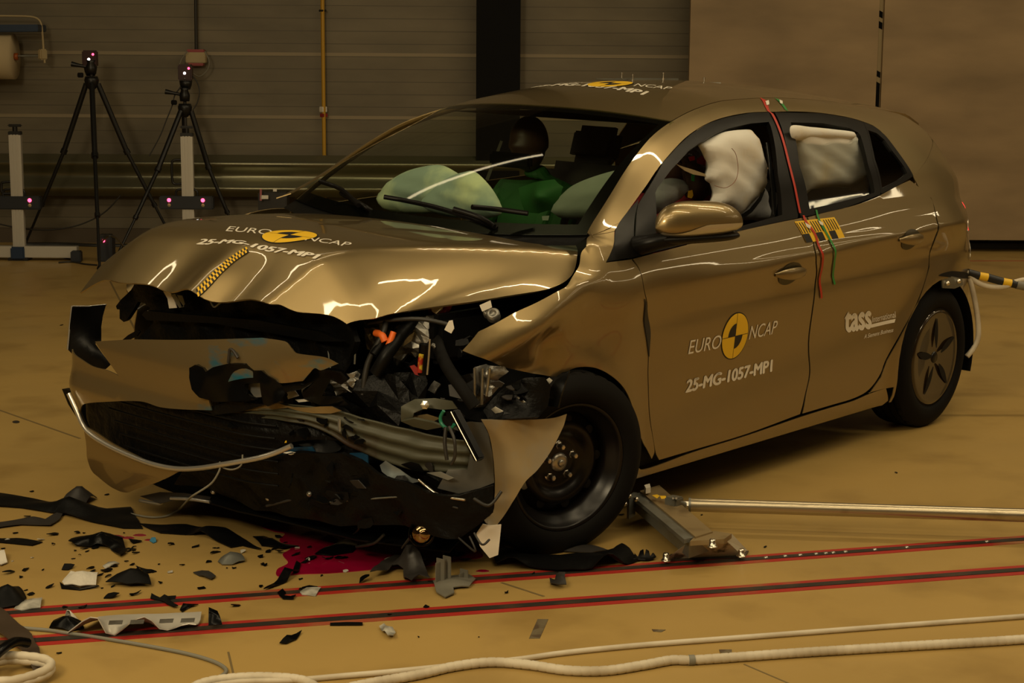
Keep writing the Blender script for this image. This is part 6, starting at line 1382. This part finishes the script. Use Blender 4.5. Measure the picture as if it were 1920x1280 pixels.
prism('beam_flange', [(1184, 928), (1193, 922), (1294, 1008), (1283, 1011)], .106, .092, 'galvanised', root, o0)
prism('top_plate', [(1200, 920), (1236, 909), (1336, 996), (1304, 1006)], .106, .098, 'beam_top', root, o0)
prism('end_plate', [(1176, 929), (1189, 922), (1192, 925), (1180, 932)], .115, .035, 'galvanised', root, o0)
prism('white_block', [(1208, 909), (1218, 906), (1220, 913), (1211, 915)], .135, .115, 'white', root, o0)
# shoe: tapered plate box
Bt = [(1246, 1050), (1392, 1038), (1404, 1030), (1262, 1040)]
prism('shoe', [(1294, 1014), (1358, 1010), (1372, 1000), (1306, 1003)], .085, .004, 'shoe_steel', root, o0, bot=[(1246, 1050), (1393, 1042), (1402, 1032), (1262, 1038)])
prism('shoe_base', [(1243, 1050), (1396, 1042), (1404, 1032), (1258, 1038)], .008, .003, 'rail_slot', root, o0)
prism('shoe_cover', [(1306, 1002), (1340, 995), (1372, 1000), (1358, 1010), (1294, 1014)], .10, .084, 'beam_top', root, o0)
for x, y, z in ((1249, 1042, .03), (1390, 1034, .03), (1336, 1016, .10)):
    b = MB(); c = gr(x, y, z)-o0; b.lathe([(0, .01), (.009, .01), (.011, .004), (.011, -.012), (.016, -.012), (.016, -.016)], axis_o=c, n=12); b.build('bolt', 'chrome', root)
for x, y, z in ((1180, 930, .12), (1193, 936, .12), (1172, 945, .09)):
    b = MB(); b.lathe([(0, .01), (.007, .008), (.009, 0)], axis_o=gr(x, y, z)-o0, R=rotm((.7, .6, .3)), n=12); b.build('bolt', 'chrome', root)
b = MB(); b.tube([gr(1262, 937, .125)-o0, gr(1284, 947, .10)-o0], .012, 10); b.box(gr(1264, 940, .115)-o0, (.05, .05, .035), bev=.005); b.build('clevis', 'galvanised', root)
for x, y in ((1262, 930), (1268, 930)):
    b = MB(); b.tube([gr(x, y+4, .13)-o0, gr(x, y+4, .16)-o0], .004, 8); b.build('stud', 'chrome', root)
A = [gr(x, y, .1235)-o0 for x, y in ((1222, 928), (1232, 926.5), (1237, 929), (1232, 934))]; B_ = [gr(x, y, .1235)-o0 for x, y in ((1237, 929), (1248, 929), (1250, 934), (1240, 935))]
mesh_obj('marker_dot', A, [(0, 1, 2, 3)], 'yellow', root); mesh_obj('marker_dot', B_, [(0, 1, 2, 3)], 'yellow', root)
# rear: striped rod and white hoses behind the rear wheel
ref = np.array([-.46, .93, .62])
D = lambda x, y, k=0: depth_at(x, y, ref)+np.array([0, 0, 0])
o0 = D(1828, 516); root = empty('striped_rod', tuple(o0)); tag(root, 'black and yellow striped rod reaching from the car rear corner past the right edge', 'rod')
seg = [(1815, 511), (1836, 517), (1852, 520), (1880, 528), (1896, 531), (1908, 534)]; cs = ['decal_black', 'yellow', 'decal_black', 'yellow', 'decal_black']
for i in range(5):
    part_tube('rod_band', [D(*seg[i]), D(*seg[i+1])], .0185, cs[i], root, o0, 16, False)
part_tube('rod_sleeve', [D(1906, 533), D(1990, 550)], .021, 'cable_grey', root, o0, 16, False)
part_tube('floor_post', [D(1980, 548), np.array([D(1980, 548)[0], D(1980, 548)[1], 0])], .02, 'galvanised', root, o0, 12, False)
thing_tube('wrapped_hose', [D(1806, 502), D(1814, 512), D(1825, 524), D(1840, 533), D(1862, 538), D(1885, 537), D(1902, 529), D(1925, 524), D(1990, 520)], .0125, 'hose_white', 'white wrapped hose looping from the rear of the car around the striped rod', 'hose', n=12)
thing_tube('wrapped_hose', [D(1818, 522), D(1824, 545), D(1830, 575), D(1834, 605), D(1834, 632), D(1826, 652), D(1813, 668)], .0125, 'hose_white', 'white wrapped hose hanging down behind the rear wheel', 'hose', n=12)
rbk = sheet('rear_bracket', px3([(1766, 522), (1785, 518), (1804, 522), (1806, 534), (1790, 541), (1768, 540)], 'y', .915), 'galvanised', car, thick=.006)
for x, y in ((1776, 531), (1797, 527)):
    b = MB(); b.lathe([(0, .012), (.009, .01), (.011, 0)], axis_o=at(x, y, 'y', .92), R=rotm((.3, 1, .2)), n=12); b.build('bolt', 'chrome', rbk)
panel('torn_hole_shade', 'side', [(1760, 516), (1785, 508), (1815, 512), (1826, 520), (1810, 522), (1785, 520)], 'interior', quarter, off=.002, thick=.001, step=.015)  # dark sheet over the quarter, painting the shade inside the tear
# ================================================================== DEBRIS
def ground_piece(name, pts, m, label, cat='debris', lift=.012, th=.003, inner=(), group=None, step=.02, rough=.004, zs=None):
    P = [gr(x, y, .004+(lift if (zs and zs[i]) else 0)) for i, (x, y) in enumerate(pts)]; c = sum(P)/len(P); c[2] = 0
    if not inner:
        mid = sum(P)/len(P)+np.array([0, 0, lift]); I = [mid]
    else: I = [gr(x, y, .004+z) for x, y, z in inner]
    o = sheet(name, [p-c for p in P], m, None, inner=[p-c for p in I], thick=th, step=step, rough=rough, facing=(0, 0, 1)); 
    zmin = min(v.co.z for v in o.data.vertices); o.location = (c[0], c[1], .0008-zmin); tag(o, label, cat, group); return o
gp_ = ground_piece
gp_('bumper_strip', [(-20, 918), (0, 925), (60, 935), (140, 948), (200, 953), (245, 952), (252, 965), (268, 990), (230, 990), (170, 978), (100, 962), (40, 952), (-20, 948)], 'black_plastic', 'long broken black bumper strip with a taped yellow mark at the left edge', lift=.05, step=.03)
A = [gr(x, y, .075) for x, y in ((46, 934), (54, 934), (52, 950), (44, 950))]
gp_('bumper_strip', [(262, 984), (300, 984), (350, 984), (410, 991), (450, 1005), (490, 1031), (455, 1022), (432, 1026), (400, 1012), (360, 1002), (300, 999)], 'black_plastic', 'curved black bumper strip lying between the car and the debris', lift=.03)
gp_('curled_trim', [(115, 944), (140, 930), (162, 922), (170, 930), (182, 934), (160, 946), (150, 956), (130, 954)], 'dark_grey', 'dark curled trim piece standing up behind the long bumper strip', lift=.06)
gp_('trim_lath', [(-20, 980), (40, 974), (85, 974), (110, 962), (128, 950), (112, 975), (95, 986), (40, 984), (-20, 992)], 'dark_grey', 'thin dark trim lath lying below the long bumper strip', lift=.012)
gp_('trim_lath', [(-20, 1010), (30, 1008), (80, 1016), (60, 1022), (0, 1016)], 'black_plastic', 'flat black splinter at the left edge below the trim lath', lift=.006)
gp_('housing_fragment', [(128, 1018), (140, 1011), (205, 1011), (228, 1012), (238, 1036), (226, 1044), (205, 1028), (170, 1026), (140, 1024)], 'black_gloss', 'glossy black housing fragment shaped like a shallow box on the left floor', lift=.04)
gp_('foam_piece', [(116, 1090), (124, 1080), (133, 1072), (160, 1076), (185, 1075), (180, 1096), (150, 1100), (120, 1097)], 'foam', 'white cracked foam piece on a black base among the left debris', lift=.03)
gp_('foam_tray', [(112, 1092), (120, 1097), (150, 1101), (182, 1098), (186, 1100), (150, 1105), (115, 1102)], 'black_gloss', 'black rim lying under the white foam piece', lift=.004)
gp_('wedge_shard', [(198, 1095), (250, 1080), (258, 1066), (275, 1082), (284, 1099), (240, 1100)], 'black_plastic', 'large black wedge-shaped shard right of the white foam', lift=.035)
gp_('thin_shard', [(255, 1062), (275, 1066), (294, 1070), (270, 1075)], 'black_plastic', 'small black shard touching the top of the wedge-shaped shard', lift=.01)
gp_('clear_shard', [(192, 1060), (215, 1052), (224, 1055), (198, 1066)], 'clear_plastic', 'clear plastic splinter above the white foam', lift=.01)
gp_('ragged_plate', [(-15, 1118), (8, 1103), (35, 1101), (50, 1120), (42, 1136), (10, 1140), (-15, 1145)], 'black_plastic', 'ragged black plate at the left edge near the rail', lift=.05)
gp_('clear_shard', [(26, 1140), (45, 1126), (80, 1122), (76, 1140), (40, 1144)], 'clear_plastic', 'cracked clear lens piece beside the ragged black plate', lift=.015)
gp_('dark_plate', [(92, 1176), (105, 1162), (125, 1159), (150, 1164), (158, 1178), (130, 1183)], 'black_gloss', 'black plate with a pale corner left of the aluminium strip', lift=.03)
gp_('pale_chip', [(120, 1157), (138, 1158), (148, 1161), (138, 1168)], 'foam', 'pale chip resting on the black plate near the aluminium strip', lift=.035)
al = gp_('aluminium_strip', [(126, 1190), (160, 1174), (186, 1160), (250, 1158), (330, 1154), (378, 1152), (376, 1166), (368, 1176), (300, 1184), (200, 1192)], 'alu_profile', 'bright channel-shaped aluminium strip lying on the front rail', lift=.03, inner=[(190, 1170, .035), (280, 1164, .035), (360, 1160, .035), (240, 1176, .02), (330, 1174, .02)])
o0 = np.array(al.location)
for x in (205, 245, 300, 340):
    P_ = [gr(a, b_, .05)-o0 for a, b_ in ((x, 1163-.03*(x-205)), (x+26, 1162-.03*(x-205)), (x+24, 1170-.03*(x-205)), (x-2, 1171-.03*(x-205)))]; mesh_obj('torn_flap', P_, [(0, 1, 2, 3)], 'aluminium', al)
gp_('black_triangle', [(394, 1153), (404, 1166), (417, 1178), (391, 1180)], 'black_gloss', 'black triangular shard standing right of the aluminium strip', lift=.04)
gp_('leaf_shard', [(524, 1206), (545, 1192), (566, 1184), (556, 1198), (538, 1206)], 'black_gloss', 'leaf-shaped black shard in front of the near rail', lift=.01)
gp_('pin', [(284, 1114), (300, 1120), (330, 1116), (328, 1122), (318, 1124), (334, 1138), (326, 1139), (300, 1126), (282, 1122)], 'rubber', 'knobbly dark rubber pin lying on the far rail', lift=.02)
gp_('curved_shard', [(337, 1142), (350, 1132), (372, 1133), (352, 1140), (342, 1146)], 'black_gloss', 'curved dark shard with a pale side right of the rubber pin', lift=.012)
gp_('metal_clip', [(408, 1052), (425, 1042), (446, 1040), (460, 1052), (436, 1058), (416, 1058)], 'galvanised', 'crushed shiny metal clip between the puddle and the left debris', lift=.03)
gp_('grid_piece', [(362, 1073), (378, 1070), (405, 1081), (396, 1087), (372, 1078)], 'dark_grey', 'small ribbed dark rectangle below the metal clip', lift=.01)
gp_('curved_trim', [(494, 1105), (520, 1088), (548, 1072), (556, 1052), (564, 1058), (560, 1072), (538, 1090), (505, 1103)], 'black_gloss', 'curved black arm with a silver edge at the lower tip of the puddle', lift=.03)
gp_('c_clip', [(520, 1112), (530, 1106), (536, 1112), (530, 1116), (545, 1118), (555, 1116), (550, 1123), (530, 1122)], 'black_gloss', 'C-shaped black clip below the puddle', lift=.006)
gp_('flat_chip', [(562, 1110), (575, 1102), (602, 1102), (592, 1116), (566, 1114)], 'clear_plastic', 'flat translucent chip right of the C-shaped clip', lift=.006)
gp_('flat_chip', [(566, 1100), (580, 1097), (596, 1100), (580, 1104)], 'black_gloss', 'small black chip just behind the translucent chip', lift=.006)
gp_('angled_plate', [(694, 1084), (715, 1064), (740, 1052), (790, 1046), (800, 1056), (770, 1064), (800, 1082), (806, 1092), (786, 1088), (772, 1100), (758, 1094), (756, 1076), (735, 1070), (720, 1080)], 'dark_grey', 'angular dark grey plate cluster in front of the puddle', lift=.06)
gp_('grey_splinter', [(830, 1036), (850, 1032), (862, 1035), (858, 1041), (830, 1042)], 'dark_grey', 'narrow grey blade lying at the right end of the puddle', lift=.02)
def finned():
    o0 = gr(845, 1108); root = empty('finned_bracket', tuple(o0)); tag(root, 'grey plastic bracket with upright fins lying before the front wheel', 'bracket')
    pl = [gr(x, y, .01)-o0 for x, y in ((812, 1088), (850, 1078), (880, 1076), (892, 1084), (880, 1098), (850, 1100), (852, 1110), (835, 1118), (818, 1108))]
    sheet('base_plate', pl, 'grey_plastic', root, inner=[sum(pl)/len(pl)+np.array([0, 0, .012])], thick=.004, facing=(0, 0, 1), step=.02)
    for x, y, h in ((826, 1090, .075), (838, 1088, .080), (870, 1084, .03)):
        c = gr(x, y, .01)-o0; b = MB(); b.box(c+np.array([0, 0, h/2]), (.004, .034, h), bev=.001); b.box(c+np.array([.012, 0, h/2-.005]), (.022, .004, h-.01), bev=.001); b.build('fin', 'grey_plastic', root)
finned()
part_tube('tube', [rod0, rod1], .0235, 'rod_steel', [o for o in bpy.data.objects if o.name == 'steel_rod'][0], np.array([rod0[0], rod0[1], 0]), 28, False)
gp_('star_shard', [(1030, 1088), (1040, 1092), (1048, 1080), (1060, 1080), (1058, 1090), (1062, 1102), (1046, 1102), (1034, 1098)], 'dark_grey', 'folded dark shard between the two rails below the wheel', lift=.03)
gp_('arch_liner_piece', [(925, 1048), (945, 1030), (985, 1040), (1050, 1046), (1110, 1040), (1150, 1034), (1166, 1023), (1180, 1034), (1196, 1052), (1170, 1060), (1110, 1070), (1050, 1073), (990, 1066), (930, 1060)], 'black_plastic', 'long curved black wheel arch liner piece lying below the front wheel', lift=.02, inner=[(1160, 1030, .07), (1180, 1042, .05), (1050, 1058, .01), (1110, 1054, .02), (960, 1046, .03)])
gp_('grey_ledge', [(968, 1026), (1000, 1020), (1060, 1020), (1110, 1024), (1140, 1031), (1110, 1036), (1060, 1034), (1000, 1030)], 'dark_grey', 'narrow grey trim ledge lying behind the arch liner piece', lift=.03)
gp_('zigzag_clip', [(1188, 1050), (1190, 1040), (1196, 1046), (1204, 1039), (1208, 1046), (1214, 1039), (1219, 1046), (1224, 1040), (1230, 1048), (1210, 1052)], 'black_plastic', 'black zigzag clip strip touching the arch liner piece', lift=.02)
gp_('plastic_film', [(711, 1176), (720, 1172), (730, 1178), (742, 1186), (738, 1198), (726, 1194), (716, 1184)], 'clear_plastic', 'crumpled clear film scrap in front of the near rail', lift=.03, rough=.01)
gp_('rubber_strip', [(619, 1167), (680, 1167), (680, 1171), (619, 1171)], 'black_plastic', 'thin black rubber strip lying along the near rail', lift=.004)
gp_('black_slab', [(590, 1040), (620, 1022), (650, 1012), (672, 1020), (660, 1036), (620, 1042)], 'black_gloss', 'cracked black slab lying in the magenta puddle', lift=.02)
gp_('black_slab', [(474, 1008), (495, 1006), (520, 1016), (560, 1024), (530, 1030), (490, 1022)], 'black_gloss', 'split black slab at the left edge of the magenta puddle', lift=.02)
gp_('shell_fragment', [(500, 1020), (600, 1000), (700, 990), (760, 1000), (740, 1020), (700, 1030), (640, 1012), (560, 1026)], 'crumpled_black', 'crushed black shell fragment lying under the bumper in the puddle', lift=.05) if False else None
gp_('bottle_cap', [(280, 1013), (284, 1008), (291, 1009), (293, 1015), (287, 1017)], 'blue_bright', 'tiny blue cap lying alone left of the curved strip', lift=.012) if 'blue_bright' in MATS else None
gp_('white_chip', [(-10, 1030), (4, 1036), (14, 1055), (2, 1060), (-12, 1052)], 'foam', 'pale torn chip at the left edge of the photo', lift=.03)
gp_('bent_trim_arch', [(-20, 1142), (0, 1146), (30, 1168), (60, 1196), (74, 1222), (82, 1262), (66, 1268), (50, 1240), (26, 1212), (-20, 1180)], 'brown_trim', 'bent brown trim arch standing over the hose coil at the lower left', lift=.10, inner=[(30, 1182, .14), (60, 1215, .10)]) if 'brown_trim' in MATS else None
# tape mark on the long strip
# small shards scattered on the floor
R = random.Random(21); n_s = 0
def small(px, py, s, m, lab, grp, seed):
    g = gr(px, py); shard('plastic_shard', (g[0], g[1], .001), s, m, None, seed=seed, thick=.0025, flat=True); o = bpy.context.scene.collection.objects[-1]; return o
lastn = {}
def add_small(px, py, s, m, label, grp, seed):
    g = gr(px, py); o = shard('plastic_shard' if m != 'clear_plastic' else 'clear_splinter', (g[0], g[1], .0008), s, m, None, seed=seed, thick=.0025, flat=True); zmin = min(v.co.z for v in o.data.vertices); o.location.z = .0008-zmin; tag(o, label, 'shard', grp)
for i in range(120):
    r = R.random()
    if r < .55: px, py = R.uniform(-5, 260), R.gauss(1060, 42)
    elif r < .8: px, py = R.uniform(240, 560), R.gauss(1045, 32)
    else: px, py = R.uniform(480, 900), R.gauss(1050, 30)
    py = min(max(py, 985 if px > 250 else 1000), 1150)
    k_ = R.random(); m = 'black_plastic' if k_ < .55 else 'black_gloss' if k_ < .85 else 'clear_plastic'
    if m == 'clear_plastic': add_small(px, py, R.uniform(.006, .016), m, 'tiny clear splinter among the debris in front of the car', 'tiny clear splinters in the debris field', 500+i)
    else: add_small(px, py, R.choice([.006, .009, .012, .018, .026]), m, 'small black plastic shard among the debris in front of the car', 'small black shards in the debris field', 500+i)
for i, (x, y, s) in enumerate([(1000, 1077, .010), (950, 1112, .010), (785, 1195, .004), (898, 1195, .004), (800, 1139, .012), (730, 1154, .010), (1435, 1026, .008), (1316, 966, .008), (1680, 887, .008), (445, 868, .0), (115, 610, .016), (1165, 966, .014), (200, 928, .012), (60, 922, .010), (52, 970, .02), (110, 1226, .012)]):
    if s: add_small(x, y, s, 'black_plastic', 'lone small black chip on bare floor away from the main debris', 'lone chips away from the debris field', 700+i)
